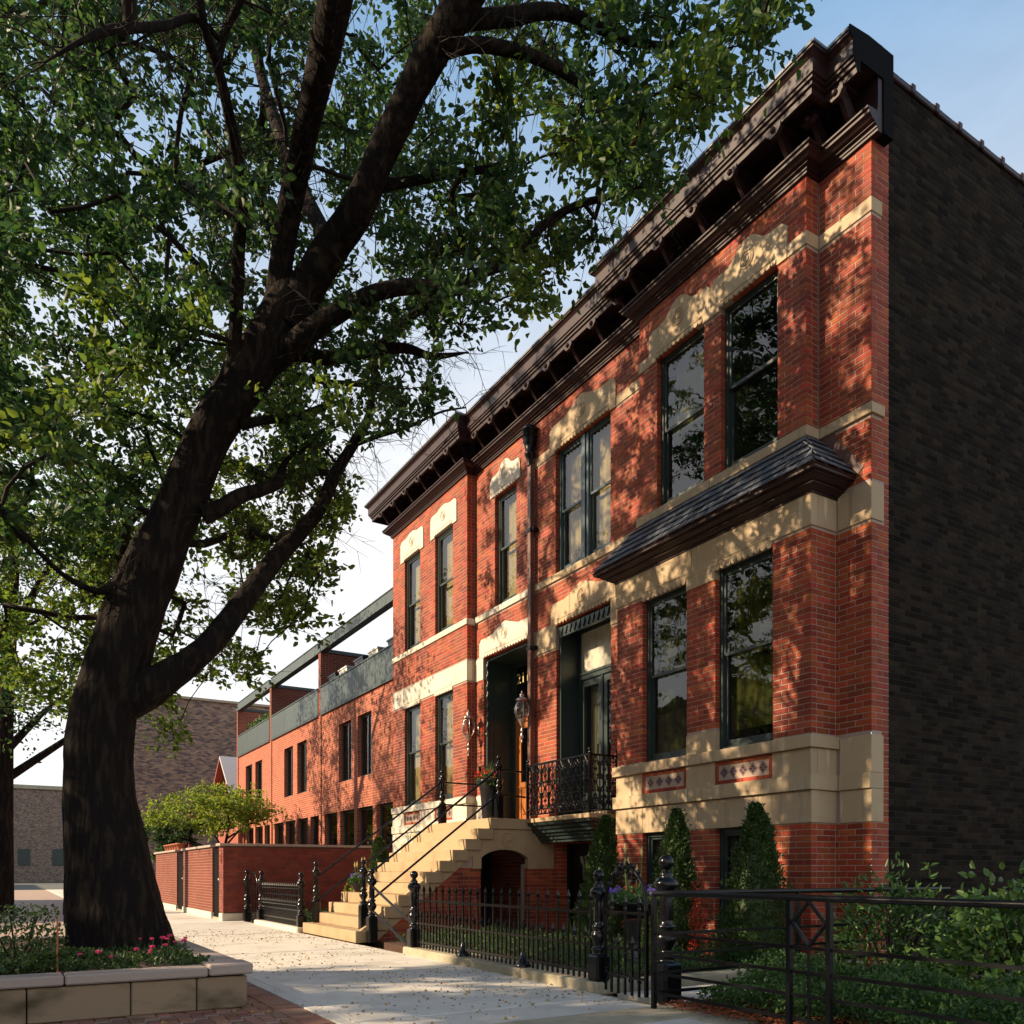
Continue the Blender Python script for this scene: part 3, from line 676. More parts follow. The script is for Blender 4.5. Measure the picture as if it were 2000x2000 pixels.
for a, b in W_lo:                                                   # scalloped drip under the frieze
    ho = MB().box(XLB-0.022, XLB-0.0145, a+0.01, b-0.01, 4.962, 4.98).build('drip_mould', S, H1)
    n = 10; st = (b-a)/n; sm = MB(); disc_prism(sm, 0, 0, 0, st*.46, 0.03, 8, True); sm.box(-0.03, 0, -st*.48, st*.48, 0, 0.03)
    me = bpy.data.meshes.new('scallop'); me.from_pydata(sm.v, [], sm.f); me.materials.append(S)
    for i in range(n): inst(me, 'scallop', (XLB+0.012, a+st*(i+.5), 4.885), ho)
# second floor sill band, string course
MB().bbox(XUB-0.03, XUB+.1, YU0-.03, 7.9, Z_US0, Z_US1, .004).build('stone', S, H1); MB().bbox(XUB-0.03, XUB+.1, 7.905, YU1+.03, Z_US0, Z_US1, .004).build('stone', S, H1)
stone_ret(H1, YU0, XUB+.1, XM-.002, Z_US0, Z_US1, .03, S); stone_run(H1, XM, YA-.03, YU0-.035, Z_US0, Z_US1, [], .03, S, depth=.2)
stone_ret(H1, YU0, XUB+.1, XM-.002, ZST0, ZST1, .010, S); stone_run(H1, XM, YA-.010, YU0-.014, ZST0, ZST1, [], .012, S, depth=.18)
stone_run(H1, XUB, YU0-.010, 6.655, ZST0, ZST1, [], .012, S); stone_run(H1, XUB, 9.106, YU1+.010, ZST0, ZST1, [], .012, S); stone_run(H1, XUB, 7.878, 7.881, ZST0, ZST1, [], .012, S)
stone_run(H1, XM, YU1+.035, YP, Z_US0, Z_US1, [10.6, 11.9], .03, S)
stone_run(H1, XM, YU1+.015, DBL[0]-.153, ZST0, ZST1, [], .012, S); stone_run(H1, XM, DBL[1]+.153, YP, ZST0, ZST1, [], .012, S)
stone_run(H1, XM, YB1+.03, FR[0]-.003, Z_F0, 5.32, [], .014, S); stone_run(H1, XM, FR[1]+.003, YP-.002, Z_F0, 5.32, [], .014, S)
for a, b in W_up: hood(H1, XUB, a, b, ZST0, ZH+.03, 8.72, 8.90, m=S)
hood(H1, XM, DBL[0], DBL[1], ZST0, ZH+.03, 8.74, 8.90, m=S, nsc=16)
hood(H1, XM, FR[0], FR[1], 5.322, 5.35, 5.68, 5.83, m=S, e=.14, e2=.14, nsc=16)
for o in [c for c in H1.children if c.name.startswith('stone')]: pass

# windows of the near house
for i, (a, b) in enumerate(W_lo):
    window(H1, XLB, a, b, 2.575, 4.87, meet=0.47, gm=M['glass_d'], blind=(M['blindo'], 1.0 if i else 0.9))
    window(H1, XLB, a, b, 0.30, 1.605, meet=0, gm=M['glass_d'], blind=(M['curtain'], 0.98))
for i, (a, b) in enumerate(W_up): window(H1, XUB, a, b, Z_US1, ZH, meet=0.49, gm=M['glass'], blind=(M['blindo'], 0.5) if i else None)
window(H1, XM, DBL[0], DBL[1], Z_US1, ZH, meet=0.5, fm=M['bluegreen'], mull=0.20, blind=(M['blind'], 1.0))
# french door with transom, deep reveal
f = MB(); y0, y1 = FR[0]+.003, FR[1]-.003; xd = XM+0.42
f.box(XM+.06, xd+.1, y0, y0+.05, 2.02, 5.305); f.box(XM+.06, xd+.1, y1-.05, y1, 2.02, 5.305); f.box(XM+.06, xd+.1, y0+.05, y1-.05, 5.25, 5.305)
f.box(XM+.03, XM+.08, y0+.05, y1-.05, 5.08, 5.25)
for i in range(11):                                                  # zigzag valance under the lintel
    yy = y0+.05+(y1-y0-.1)*(i+.5)/11; f.prism([(yy-.06, 5.24), (yy+.06, 5.24), (yy, 5.10)], 'x', XM+.008, XM+.03)
f.box(xd, xd+.08, y0+.05, y0+.12, 2.05, 5.25); f.box(xd, xd+.08, y1-.12, y1-.05, 2.05, 5.25); f.box(xd, xd+.08, y0+.12, y1-.12, 5.18, 5.25)
f.box(xd-.03, xd+.08, y0+.12, y1-.12, 4.36, 4.46); f.box(xd-.05, xd-.03, y0+.12, y1-.12, 4.44, 4.48); f.box(xd-.03, xd+.08, y0+.05, y1-.05, 2.02, 2.08)
yc = (y0+y1)/2
for a, b in ((y0+.12, yc-.02), (yc+.02, y1-.12)):
    f.box(xd, xd+.05, a, a+.10, 2.08, 4.36); f.box(xd, xd+.05, b-.10, b, 2.08, 4.36); f.box(xd, xd+.05, a+.1, b-.1, 4.24, 4.36); f.box(xd, xd+.05, a+.1, b-.1, 2.08, 2.42)
f.box(xd-.02, xd+.05, yc-.02, yc+.02, 2.08, 4.36)
fd = f.build('french_door', M['green'], H1)
for a, b in ((y0+.22, yc-.12), (yc+.12, y1-.22)): MB().box(xd+.022, xd+.026, a-.004, b+.004, 2.416, 4.244).build('pane', M['glass'], fd)
MB().box(xd+.022, xd+.026, y0+.116, y1-.116, 4.456, 5.184).build('transom_pane', M['lace'], fd)
h_ = MB(); h_.tube((xd-.06, yc+.05, 3.0), (xd-.06, yc+.05, 3.2), .012); h_.tube((xd, yc+.05, 3.02), (xd-.06, yc+.05, 3.02), .008); h_.build('handle', M['iron'], fd)
r = MB(); r.add([(xd+.101, y0-.1, 1.95), (xd+.101, y1+.1, 1.95), (xd+.101, y1+.1, 5.4), (xd+.101, y0-.1, 5.4), (xd+1, y0-.1, 1.95), (xd+1, y1+.1, 1.95), (xd+1, y1+.1, 5.4), (xd+1, y0-.1, 5.4)],
      [(4, 5, 6, 7), (0, 4, 7, 3), (1, 2, 6, 5), (0, 1, 5, 4), (3, 7, 6, 2)]); r.build('interior', M['room'], fd)
cu = MB()
for a0, a1 in ((y1-.42, y1-.2), (y0+.24, y0+.34), (yc-.16, yc-.02)):
    n = 16
    for i in range(n):
        ya, yb = a0+(a1-a0)*i/n, a0+(a1-a0)*(i+1)/n; xa, xb = xd+.18+.02*math.sin(i*1.6), xd+.18+.02*math.sin((i+1)*1.6)
        cu.add([(xa, ya, 2.1), (xb, yb, 2.1), (xb, yb, 4.3), (xa, ya, 4.3)], [(0, 3, 2, 1)])
cu.build('curtain', M['curtain'], fd)
# basement doorway under the balcony
f = MB(); y0, y1 = BAS; f.box(XM+.10, XM+.2, y0+.004, y0+.08, -.1, 1.545); f.box(XM+.10, XM+.2, y1-.08, y1-.004, -.1, 1.545); f.box(XM+.1, XM+.2, y0+.08, y1-.08, 1.46, 1.545)
f.box(XM+.16, XM+.2, y0+.08, y1-.08, -.1, 1.46)
for k in range(3): f.box(XM+.14, XM+.159, y0+.2, y1-.2, 0.1+.46*k, 0.44+.46*k)
f.build('basement_door', M['irond'], H1)

# cornice: sweeps along the front of one house
MR = M['maroon']
def cornice(parent, line, br, far_ret=False):
    """architrave, frieze board, soffit with crown, slate edge; br: brackets as (X, y)"""
    a = MB(); z = ZT
    a.sweep(line, [(-.05, z-.02), (.035, z-.02), (.035, z+.01), (.05, z+.012), (.05, z+.04), (.085, z+.05), (.085, z+.068), (.12, z+.075), (.15, z+.105), (.18, z+.115), (.18, z+.15), (.205, z+.155), (.205, z+.175), (.12, z+.185), (-.05, z+.19)]); c0 = fixn(a.build('architrave', MR, parent))
    a = MB(); a.sweep(line, [(-.04, z+.191), (.028, z+.191), (.028, z+.60), (-.04, z+.60)]); fixn(a.build('frieze', MR, parent))
    a = MB(); a.sweep(line, [(-.05, z+.60), (.06, z+.60), (.09, z+.56), (.34, z+.56), (.34, z+.43), (.385, z+.43), (.385, z+.50), (.41, z+.505), (.41, z+.545), (.435, z+.55), (.435, z+.58), (.455, z+.585), (.455, z+.735), (.49, z+.775), (.515, z+.785), (.515, z+.81), (-.05, z+.81)]); c1 = fixn(a.build('cornice', MR, parent))
    a = MB(); a.sweep(line, [(-.05, z+.811), (.53, z+.811), (.53, z+.84), (.50, z+.855), (.2, z+.90), (-.05, z+.93)]); fixn(a.build('roof_edge', M['slate'], parent))
    bmsh = MB(); t = .045
    bmsh.prism([(-.09, z+.188), (-.16, z+.186), (-.335, z+.40), (-.335, z+.52), (-.26, z+.52), (-.03, z+.26)], 'y', -t*.6, t*.6)      # diagonal strut
    bmsh.box(-.335, -.035, -t*.8, t*.8, z+.515, z+.559)
    bmsh.prism([(-.03, z+.192), (-.13, z+.188), (-.055, z+.36), (-.03, z+.38)], 'y', -t*1.5, t*1.5)
    bm2 = MB(); bm2.sphere((-.405, 0, z+.41), .034, 10, 7); bm2.v = [(x_, y_, z_) for x_, y_, z_ in bm2.v]
    bm2.prism([(-.10, z+.45), (.10, z+.45), (.10, z+.40), (.045, z+.345), (-.045, z+.345), (-.10, z+.40)], 'x', -.40, -.345)
    me = bpy.data.meshes.new('bracket'); me.from_pydata(bmsh.v, [], bmsh.f); me.materials.append(MR)
    me2 = bpy.data.meshes.new('pendant'); me2.from_pydata(bm2.v, [], bm2.f); me2.materials.append(MR)
    ros = MB()
    for k in range(8):
        t0 = k*PI/4; ros.prism([(0.0, 0.0), (.055*math.cos(t0-.35), .055*math.sin(t0-.35)), (.095*math.cos(t0), .095*math.sin(t0)), (.055*math.cos(t0+.35), .055*math.sin(t0+.35))], 'x', -.03+.004*(k % 2), 0)
    ros.sphere((-.03, 0, 0), .03, 8, 5)
    for q in (-.16, .13): ros.box(-.035, 0, q, q+.022, -.11, .02); ros.box(-.03, 0, q+.03, q+.042, -.11, 0)
    me3 = bpy.data.meshes.new('rosette'); me3.from_pydata(ros.v, [], ros.f); me3.materials.append(MR)
    for i, (X, y) in enumerate(br):
        b_ = inst(me, 'bracket', (X, y, 0), parent); inst(me2, 'pendant', (X, y, 0), b_)
        if i < len(br)-1 and abs(br[i+1][0]-X) < .01: inst(me3, 'frieze_rosette', (X-.029, (y+br[i+1][1])/2, z+.31), parent)
cornice(H1, [(XM, YA-.10), (XM, YU0), (XUB, YU0), (XUB, YU1), (XM, YU1), (XM, YP-.003)],
        [(XM, 5.86), (XM, 6.22)]+[(XUB, 6.52+.66*i) for i in range(5)]+[(XM, 9.62+.63*i) for i in range(5)])
e_ = MB(); e_.prism([(XM+.22, ZT-.02), (XM+.052, ZT-.02), (XM+.052, ZT+.56), (XM-.34, ZT+.56), (XM-.34, ZT+.43), (XM-.385, ZT+.43), (XM-.455, ZT+.60), (XM-.455, ZT+.735), (XM-.515, ZT+.79), (XM-.52, ZT+.86), (XM-.2, ZT+.90), (XM+.22, ZT+.90)], 'y', YA-.115, YA-.1015); e_.build('cornice_end', M['matblack'], H1); MB().box(XM+.052, XM+.22, YA-.1, YA-.003, ZT-.02, ZT+.90).build('cornice_return', M['matblack'], H1)  # black in place of maroon, shade put into the colour of the end

# skirt roof over the ground floor bay
zf = Z_F1+.021
line = [(XM-.003, YB0), (XLB, YB0), (XLB, YB1), (XM-.003, YB1)]
a = MB(); a.sweep(line, [(-.05, zf-.03), (.03, zf-.03), (.03, zf-.01), (.06, zf), (.09, zf+.025), (.115, zf+.03), (.115, zf+.05), (.15, zf+.055), (.185, zf+.085), (.205, zf+.09), (.205, zf+.105), (.25, zf+.11), (.25, zf+.14), (-.05, zf+.14)])
fixn(a.build('skirt_cornice', MR, H1))
ze = zf+.142; zt_ = Z_US0-.004; eo = .265
E0 = (XLB-eo, YB0-eo); E1 = (XLB-eo, YB1+eo); T0 = (XUB-.012, YU0-.012); T1 = (XUB-.012, YU1+.012)
rf = MB()
rf.add([(E0[0], E0[1], ze), (E1[0], E1[1], ze), (T1[0], T1[1], zt_), (T0[0], T0[1], zt_), (XM-.004, E0[1], ze), (XM-.004, T0[1], zt_), (XM-.004, E1[1], ze), (XM-.004, T1[1], zt_)],
       [(0, 3, 2, 1), (0, 4, 5, 3), (1, 2, 7, 6), (0, 1, 6, 4)])
rfo = fixn(rf.build('skirt_roof', M['lead'], H1))
def slate_row(A, Bp, Tq, Tp, rows, wd, nudge):
    """slates between eave edge A-B and ridge edge Tq-Tp"""
    A, Bp, Tq, Tp = [Vector(v) for v in (A, Bp, Tq, Tp)]
    nrm = (Bp-A).cross(Tq-A).normalized()
    if nrm.z < 0: nrm = -nrm
    for r in range(rows):
        t0 = r/rows-.012; t1 = (r+1)/rows+.07
        a, b = A.lerp(Tq, max(t0, 0)), Bp.lerp(Tp, max(t0, 0)); c_, d = A.lerp(Tq, min(t1, 1)), Bp.lerp(Tp, min(t1, 1))
        Ln = (b-a).length; n = max(1, int(round(Ln/wd)))
        axis = (Bp-A).normalized(); up = (((Tq+Tp)/2-(A+Bp)/2)); up -= axis*up.dot(axis); up.normalize()
        hh = ((c_-a)-axis*(c_-a).dot(axis)).length
        s0 = -wd*(.5 if r % 2 else 0)
        while s0 < Ln-.01:
            x0, x1 = max(s0, 0), min(s0+wd, Ln)
            if x1-x0 > .02:
                # clip top corners to the hips
                def lim(h): return ((c_-a).dot(axis)*h, Ln-((b-d).dot(axis))*h)
                lo, hi = lim(1)
                tx0, tx1 = min(max(x0, lo if x0 < lo else x0), Ln), max(min(x1, hi), 0)
                tx0 = max(x0, min(lo, x1)) if x0 < lo else x0; tx1 = min(x1, max(hi, x0)) if x1 > hi else x1
                g_ = .0085
                P4 = [a+axis*(x0+g_), a+axis*(x1-g_), a+axis*(max(tx1-g_, tx0))+up*hh, a+axis*(tx0+g_ if tx0+g_ < tx1 else tx0)+up*hh]
                lift = [.034, .034, .004, .004]; j = rnd.uniform(-.002, .003)
                top = [p+nrm*(l_+j) for p, l_ in zip(P4, lift)]; bot = [p+nrm*(l_+j-.010) for p, l_ in zip(P4, lift)]
                o = P4[0]
                m_ = MB(); m_.add(top+bot, [(0, 1, 2, 3), (7, 6, 5, 4), (0, 4, 5, 1), (1, 5, 6, 2), (2, 6, 7, 3), (3, 7, 4, 0)])
                m_.build('slate', M['slate'], rfo)
            s0 += wd
slate_row((E0[0], E0[1], ze), (E1[0], E1[1], ze), (T0[0], T0[1], zt_), (T1[0], T1[1], zt_), 5, .235, 0)
slate_row((XM-.006, E0[1], ze), (E0[0], E0[1], ze), (XM-.006, T0[1], zt_), (T0[0], T0[1], zt_), 5, .235, 0)
fl = MB()                                                            # stepped lead flashing against the wall
pts = [(YB0-eo-.02, ze+.02)]
n = 6
for i in range(n):
    y = (YB0-eo-.03)+(YU0-.05-(YB0-eo))*(i/n); zz = ze+.06+(zt_-ze)*(i/n)
    pts += [(y-.07, zz+.03), (y-.02, zz+.055)]
pts += [(YU0-.08, zt_), (YU0-.02, zt_)]
fl.prism(pts, 'x', XM-.008, XM-.002); fl.build('flashing', M['lead'], H1)

# downspout with leader head
d = MB(); yd = 12.47; xd_ = XM-.085
d.box(xd_-.04, xd_+.04, yd-.046, yd+.046, 0.3, 8.42)
dso = d.build('downspout', M['copper'], H1)
d = MB(); d.lathe([(.05, 8.30), (.055, 8.40), (.085, 8.46), (.10, 8.50), (.10, 8.53), (.075, 8.55), (.10, 8.66), (.125, 8.72), (.125, 8.90), (.14, 8.91), (.145, 8.96), (.12, 8.98)], (xd_-.02, yd, 0), 14)
for k in range(10):
    t0 = 2*PI*k/10; ring(d, 0, 0, 0, 0.0001, 0.0001, 3) if False else d.sphere((xd_-.02+.127*math.cos(t0), yd+.127*math.sin(t0), 8.81), .022, 6, 5)
d.build('leader_head', M['irond'], dso)
for zz in (7.15, 5.05, 2.9, 1.35):
    d = MB(); d.box(xd_-.055, xd_+.05, yd-.065, yd+.065, zz-.03, zz+.03); d.bbox(xd_-.02, XM-.0015, yd-.12, yd-.066, zz-.035, zz+.035, .008); d.bbox(xd_-.02, XM-.0015, yd+.066, yd+.12, zz-.035, zz+.035, .008); d.build('pipe_bracket', M['irond'], dso)

# balcony in front of the french door
BX = 7.43; BY0, BY1 = 10.04, 11.86
a = MB(); a.bbox(BX, XM-.002, BY0, BY1, 1.885, 1.955, .006); bal = a.build('balcony', M['step'], H1)
a = MB(); a.sweep([(XM-.004, BY0+.32), (BX+.32, BY0+.32), (BX+.32, BY1-.0)], [(-.03, 1.56), (.0, 1.56), (.0, 1.60), (.04, 1.61), (.05, 1.66), (.09, 1.67), (.10, 1.70), (.15, 1.72), (.16, 1.76), (.20, 1.775), (.23, 1.82), (.28, 1.84), (.30, 1.883), (-.03, 1.883)])
a.box(BX+.35, XM-.004, BY0+.35, BY1, 1.56, 1.60)
fixn(a.build('balcony_moulding', M['green'], bal))
MB().bbox(XM-.12, XM-.002, FR[0]-.05, FR[1]-.05, 1.957, 2.017, .006).build('door_sill', S, bal)
def scroll(mb, fx, u, z, w_, h_, r=.0095):
    """cast scrollwork module between u and u+w"""
    def arc(cx, cz, r0, a0, a1, n=14, k=1.0):
        pts = []
        for i in range(n+1):
            t = a0+(a1-a0)*i/n; rr = r0*(1-(1-k)*i/n); pts.append(fx(cx+rr*math.cos(t), cz+rr*math.sin(t)))
        mb.path(pts, r, 5)
    c = u+w_/2
    for sgn in (1, -1):
        for (zc, rr, a0, a1) in ((z+h_*.86, w_*.23, PI*.9, -PI*1.1), (z+h_*.62, w_*.25, -PI*.6, PI*1.2), (z+h_*.36, w_*.24, PI*.6, -PI*1.2), (z+h_*.13, w_*.23, -PI*.9, PI*1.1)):
            cx = c+sgn*w_*.25
            if sgn > 0: arc(cx, zc, rr, a0, a1, 14, .25)
            else: arc(cx, zc, rr, PI-a0, PI-a1, 14, .25)
        mb.path([fx(c+sgn*w_*(.06+.36*abs(math.sin(t*PI*2/10))), z+h_*t/10) for t in range(11)], r*.9, 5)
        for q in (.25, .5, .75): mb.add(*petal(fx, c+sgn*w_*.12, z+h_*q, sgn, .035))
    mb.path([fx(c, z), fx(c, z+h_)], r*.8, 5); mb.path([fx(u, z), fx(u, z+h_)], r*1.1, 5)
def petal(fx, u, z, sg, s): return ([fx(u-s*.5*sg, z), fx(u, z+s), fx(u+s*.6*sg, z+s*.2), fx(u, z-s)], [(0, 1, 2, 3)])
zr0, zr1 = 2.03, 2.83
xr = BX+.05; yr = BY0+.05
p = MB(); fx = lambda u, z: (xr, u, z); n = 8; wd = (BY1-yr-.03)/n
for i in range(n): scroll(p, fx, yr+.02+wd*i, zr0, wd, zr1-zr0)
p.box(xr-.018, xr+.018, yr, BY1, zr1, zr1+.028); p.box(xr-.012, xr+.012, yr, BY1, zr0-.02, zr0)
p.build('front_railing', M['iron'], bal)
p = MB(); fx = lambda u, z: (u, yr, z); n = 3; wd = (XM-.01-xr-.03)/n
for i in range(n): scroll(p, fx, xr+.02+wd*i, zr0, wd, zr1-zr0)
p.box(xr, XM-.004, yr-.018, yr+.018, zr1, zr1+.028); p.box(xr, XM-.004, yr-.012, yr+.012, zr0-.02, zr0)
p.build('side_railing', M['iron'], bal)
for (x, y) in ((xr, yr), (xr, BY1-.02), (XM-.03, yr)):
    p = MB(); p.box(x-.019, x+.019, y-.019, y+.019, 1.956, zr1+.03); p.lathe([(.02, zr1+.03), (.028, zr1+.045), (.012, zr1+.06), (.012, zr1+.07)], (x, y, 0), 8); p.sphere((x, y, zr1+.095), .028, 8, 6); p.build('rail_post', M['iron'], bal)

# ================================================================== LEFT-HAND BRICK HOUSE
H2 = thing('brick_house', 'second red brick row house with the oak front door and pale stone lintels', 'house', (XM, 15, 0))
DR = (12.683, 14.34); NW = (13.10, 13.90); L_up = [(15.315, 16.155), (16.912, 17.768)]
B = []; mb = MB()
hr = [(NW[0], NW[1], Z_US1, ZH), (DR[0], DR[1], 1.96, 5.30)]
B += lay_bricks('x', XM, YP, YL0-.008, 0, ZT+.3, hr+[(0, 99, Z_US0, Z_US1), (YP, DR[0], 4.88, 5.32), (DR[1], YL0, 4.88, 5.32), (DR[1], YL0, 1.61, Z_S1)])
backing(mb, 'x', XM, YP, YL0, -0.2, ZT+.75, hr)
hl = [(a, b, Z_US1-.02, ZH-.02) for a, b in L_up]+[(a, b, 2.56, 4.87) for a, b in L_up]
B += lay_bricks('x', XL, YL0, YL1, 0, ZT+.3, hl+[(0, 99, Z_US0-.02, Z_US1-.02), (0, 99, Z_F0, 5.32), (0, 99, 1.4, Z_S1)], q0=0)
B += lay_bricks('y', YL0, XL, XM-.012, 0, ZT+.3, [(0, 99, Z_US0-.02, Z_US1-.02), (0, 99, Z_F0, 5.32), (0, 99, 1.4, Z_S1)], q0=1)
backing(mb, 'x', XL, YL0+.009, YL1, -0.2, ZT+.75, hl); backing(mb, 'y', YL0, XL+.009, XM, -0.2, ZT+.75, [])
mb.build('wall', M['mortar'], H2); brick_set(B, H2, M['brick'], 295, 7)
MB().box(XM+.25, 20, YL1-.3, YL1-.02, -.2, 9.7).build('party_wall', M['common'], H2)
MB().box(XM+.25, 19.7, YP+.005, YL1-.31, 9.62, 9.74).build('flat_roof', M['lead'], H2)
LS = M['limestone']
stone_run(H2, XM, YP+.002, DR[0]-.003, 4.88, 5.32, [], .014, LS); stone_run(H2, XM, DR[1]+.003, YL0-.01, 4.88, 5.32, [], .014, LS)
stone_run(H2, XM, DR[1]+.003, YL0-.01, 1.4, Z_S1, [], .014, LS)
hood(H2, XM, DR[0], DR[1], 5.322, 5.35, 5.67, 5.82, m=LS, e=.14, e2=.14, nsc=17)
hood(H2, XM, NW[0], NW[1], 8.33, ZH+.05, 8.71, 8.88, m=LS, e=.15)
for a, b in L_up: hood(H2, XL, a, b, 8.27, ZH+.03, 8.76, 8.82, m=LS, e=.19)
stone_run(H2, XM, YP, YL0-.035, Z_US0, Z_US1, [13.6], .03, LS)
stone_run(H2, XL, YL0-.03, YL1, Z_US0-.02, Z_US1-.02, [15.9, 17.2], .03, LS); stone_ret(H2, YL0, XL+.1, XM-.002, Z_US0-.02, Z_US1-.02, .03, LS)
stone_run(H2, XL, YL0-.012, YL1, Z_F0, 5.32, [15.2, 16.5, 17.9], .014, LS); stone_ret(H2, YL0, XL+.1, XM-.002, Z_F0, 5.32, .012, M['stone'])
stone_run(H2, XL, YL0-.04, YL1, Z_S0, Z_S1, [16.0, 17.3], .05, LS); stone_ret(H2, YL0, XL+.1, XM-.002, Z_S0, Z_S1, .04, M['stone'])
stone_run(H2, XL, YL0-.012, YL1, 1.4, Z_B0, [15.6, 17.0], .014, LS); stone_run(H2, XL, YL0-.03, YL1, Z_B0, Z_B1, [16.3], .045, LS)
stone_ret(H2, YL0, XL+.1, XM-.002, 1.4, Z_S0, .012, M['stone'])
prev = YL0-.01
for a, b in L_up: stone_run(H2, XL, prev, a, Z_B1, Z_S0, [], .014, LS); tile_panel(H2, XL, a, b, Z_B1, Z_S0); prev = b
stone_run(H2, XL, prev, YL1, Z_B1, Z_S0, [], .014, LS)
for a, b in L_up:                                                    # scallops over the ground-floor windows
    ho = MB().box(XL-.022, XL-.0145, a+.01, b-.01, 4.955, 4.975).build('drip_mould', LS, H2)
    n = 10; st = (b-a)/n; sm = MB(); disc_prism(sm, 0, 0, 0, st*.46, .03, 8, True); sm.box(-.03, 0, -st*.48, st*.48, 0, .03)
    me = bpy.data.meshes.new('scallop'); me.from_pydata(sm.v, [], sm.f); me.materials.append(LS)
    for i in range(n): inst(me, 'scallop', (XL+.012, a+st*(i+.5), 4.885), ho)
window(H2, XM, NW[0], NW[1], Z_US1, ZH, blind=(M['blind'], 0.97), meet=.48)
for a, b in L_up:
    window(H2, XL, a, b, Z_US1-.02, ZH-.02, blind=(M['blind'], 1.0), rec=.06); window(H2, XL, a, b, 2.575, 4.87, blind=(M['blind'], 1.0), meet=.46, rec=.06)
cornice(H2, [(XM, YP+.003), (XM, YL0), (XL, YL0), (XL, YL1), (XL+.35, YL1)], [(XM, 12.78+.62*i) for i in range(3)]+[(XL, 14.85+.685*i) for i in range(6)])
# front door: deep panelled reveal, transom with number, varnished oak door
f = MB(); y0, y1 = DR[0]+.003, DR[1]-.003; xd = XM+.62
f.box(XM+.08, xd+.1, y0, y0+.05, 1.965, 5.295); f.box(XM+.08, xd+.1, y1-.05, y1, 1.965, 5.295); f.box(XM+.08, xd+.1, y0+.05, y1-.05, 5.24, 5.295)
f.tube((XM+.06, y1-.05, 1.97), (XM+.06, y1-.05, 3.75), .028, n=8); f.lathe([(.028, 3.75), (.05, 3.77), (.05, 3.80), (.03, 3.83)], (XM+.06, y1-.05, 0), 10)
f.path([(XM+.06+.012*math.cos(i*1.1), y1-.05+.012*math.sin(i*1.1), 3.82+i*.035) for i in range(41)], .026, 7)
for k in range(3): f.box(XM+.2, xd-.05, y1-.065, y1-.0505, 2.1+1.0*k, 2.9+1.0*k)
f.box(xd, xd+.08, y0+.05, y1-.05, 5.14, 5.24); f.box(xd, xd+.08, y0+.05, y0+.2, 1.965, 5.14); f.box(xd, xd+.08, y1-.2, y1-.05, 1.965, 5.14)
f.box(xd-.05, xd+.08, y0+.2, y1-.2, 4.20, 4.27); f.box(xd-.08, xd+.08, y0+.2, y1-.2, 4.27, 4.30); f.box(xd-.03, xd+.08, y0+.2, y1-.2, 4.12, 4.20)
f.box(xd-.10, xd+.08, y0+.18, y1-.18, 4.30, 4.325)
dro = f.build('door_surround', M['green'], H2)
MB().box(xd+.03, xd+.035, y0+.19, y1-.19, 4.32, 5.145).build('transom_pane', M['glass_d'], dro)
# street number gilded on the transom glass
cv = bpy.data.curves.new('street_number', 'FONT'); cv.body = '2118'; cv.size = .29; cv.extrude = .003; cv.align_x = 'CENTER'; cv.align_y = 'CENTER'
to = bpy.data.objects.new('number_tmp', cv); C.objects.link(to)
dg = bpy.context.evaluated_depsgraph_get(); me = bpy.data.meshes.new_from_object(to.evaluated_get(dg)); bpy.data.objects.remove(to)
me.materials.clear(); me.materials.append(M['gold'])
no = inst(me, 'street_number', (xd+.018, 13.80, 4.90), dro, rot=(PI/2, 0, -PI/2), scale=(1.15, 1, 1))
f = MB(); a, b = y0+.2, y1-.2; yc = (a+b)/2
f.box(xd, xd+.05, a, a+.07, 1.965, 4.12); f.box(xd, xd+.05, b-.07, b, 1.965, 4.12); f.box(xd, xd+.05, a+.07, b-.07, 4.02, 4.12)
f.box(xd-.02, xd, a+.02, b-.02, 4.03, 4.09)
for (p, q) in ((a+.07, yc-.003), (yc+.003, b-.07)):
    f.box(xd+.01, xd+.05, p, p+.11, 1.97, 4.02); f.box(xd+.01, xd+.05, q-.11, q, 1.97, 4.02); f.box(xd+.01, xd+.05, p+.11, q-.11, 3.9, 4.02); f.box(xd+.01, xd+.05, p+.11, q-.11, 2.72, 2.84); f.box(xd+.01, xd+.05, p+.11, q-.11, 1.97, 2.12)
    f.box(xd+.025, xd+.045, p+.11, q-.11, 2.12, 2.72); f.bbox(xd+.005, xd+.03, p+.15, q-.15, 2.2, 2.62, .012)
    f.box(xd-.005, xd+.01, p+.02, q-.02, 2.74, 2.77)
od = f.build('front_door', M['wood'], H2)
for (p, q) in ((a+.07, yc), (yc, b-.07)): MB().box(xd+.03, xd+.034, p+.106, q-.106, 2.836, 3.904).build('pane', M['glass_d'], od)
h_ = MB(); h_.box(xd-.004, xd+.0095, yc+.03, yc+.08, 2.85, 3.15); h_.sphere((xd-.04, yc+.055, 3.0), .03); h_.tube((xd, yc+.055, 3.0), (xd-.04, yc+.055, 3.0), .01); h_.build('handle', M['iron'], od)
r = MB(); r.add([(xd+.101, y0-.1, 1.9), (xd+.101, y1+.1, 1.9), (xd+.101, y1+.1, 5.4), (xd+.101, y0-.1, 5.4), (xd+1, y0-.1, 1.9), (xd+1, y1+.1, 1.9), (xd+1, y1+.1, 5.4), (xd+1, y0-.1, 5.4)],
      [(4, 5, 6, 7), (0, 4, 7, 3), (1, 2, 6, 5), (0, 1, 5, 4), (3, 7, 6, 2)]); r.build('interior', M['room'], dro)
MB().box(XM-.03, XM-.001, 14.45, 14.50, 3.02, 3.17).build('doorbell', M['irond'], H2)

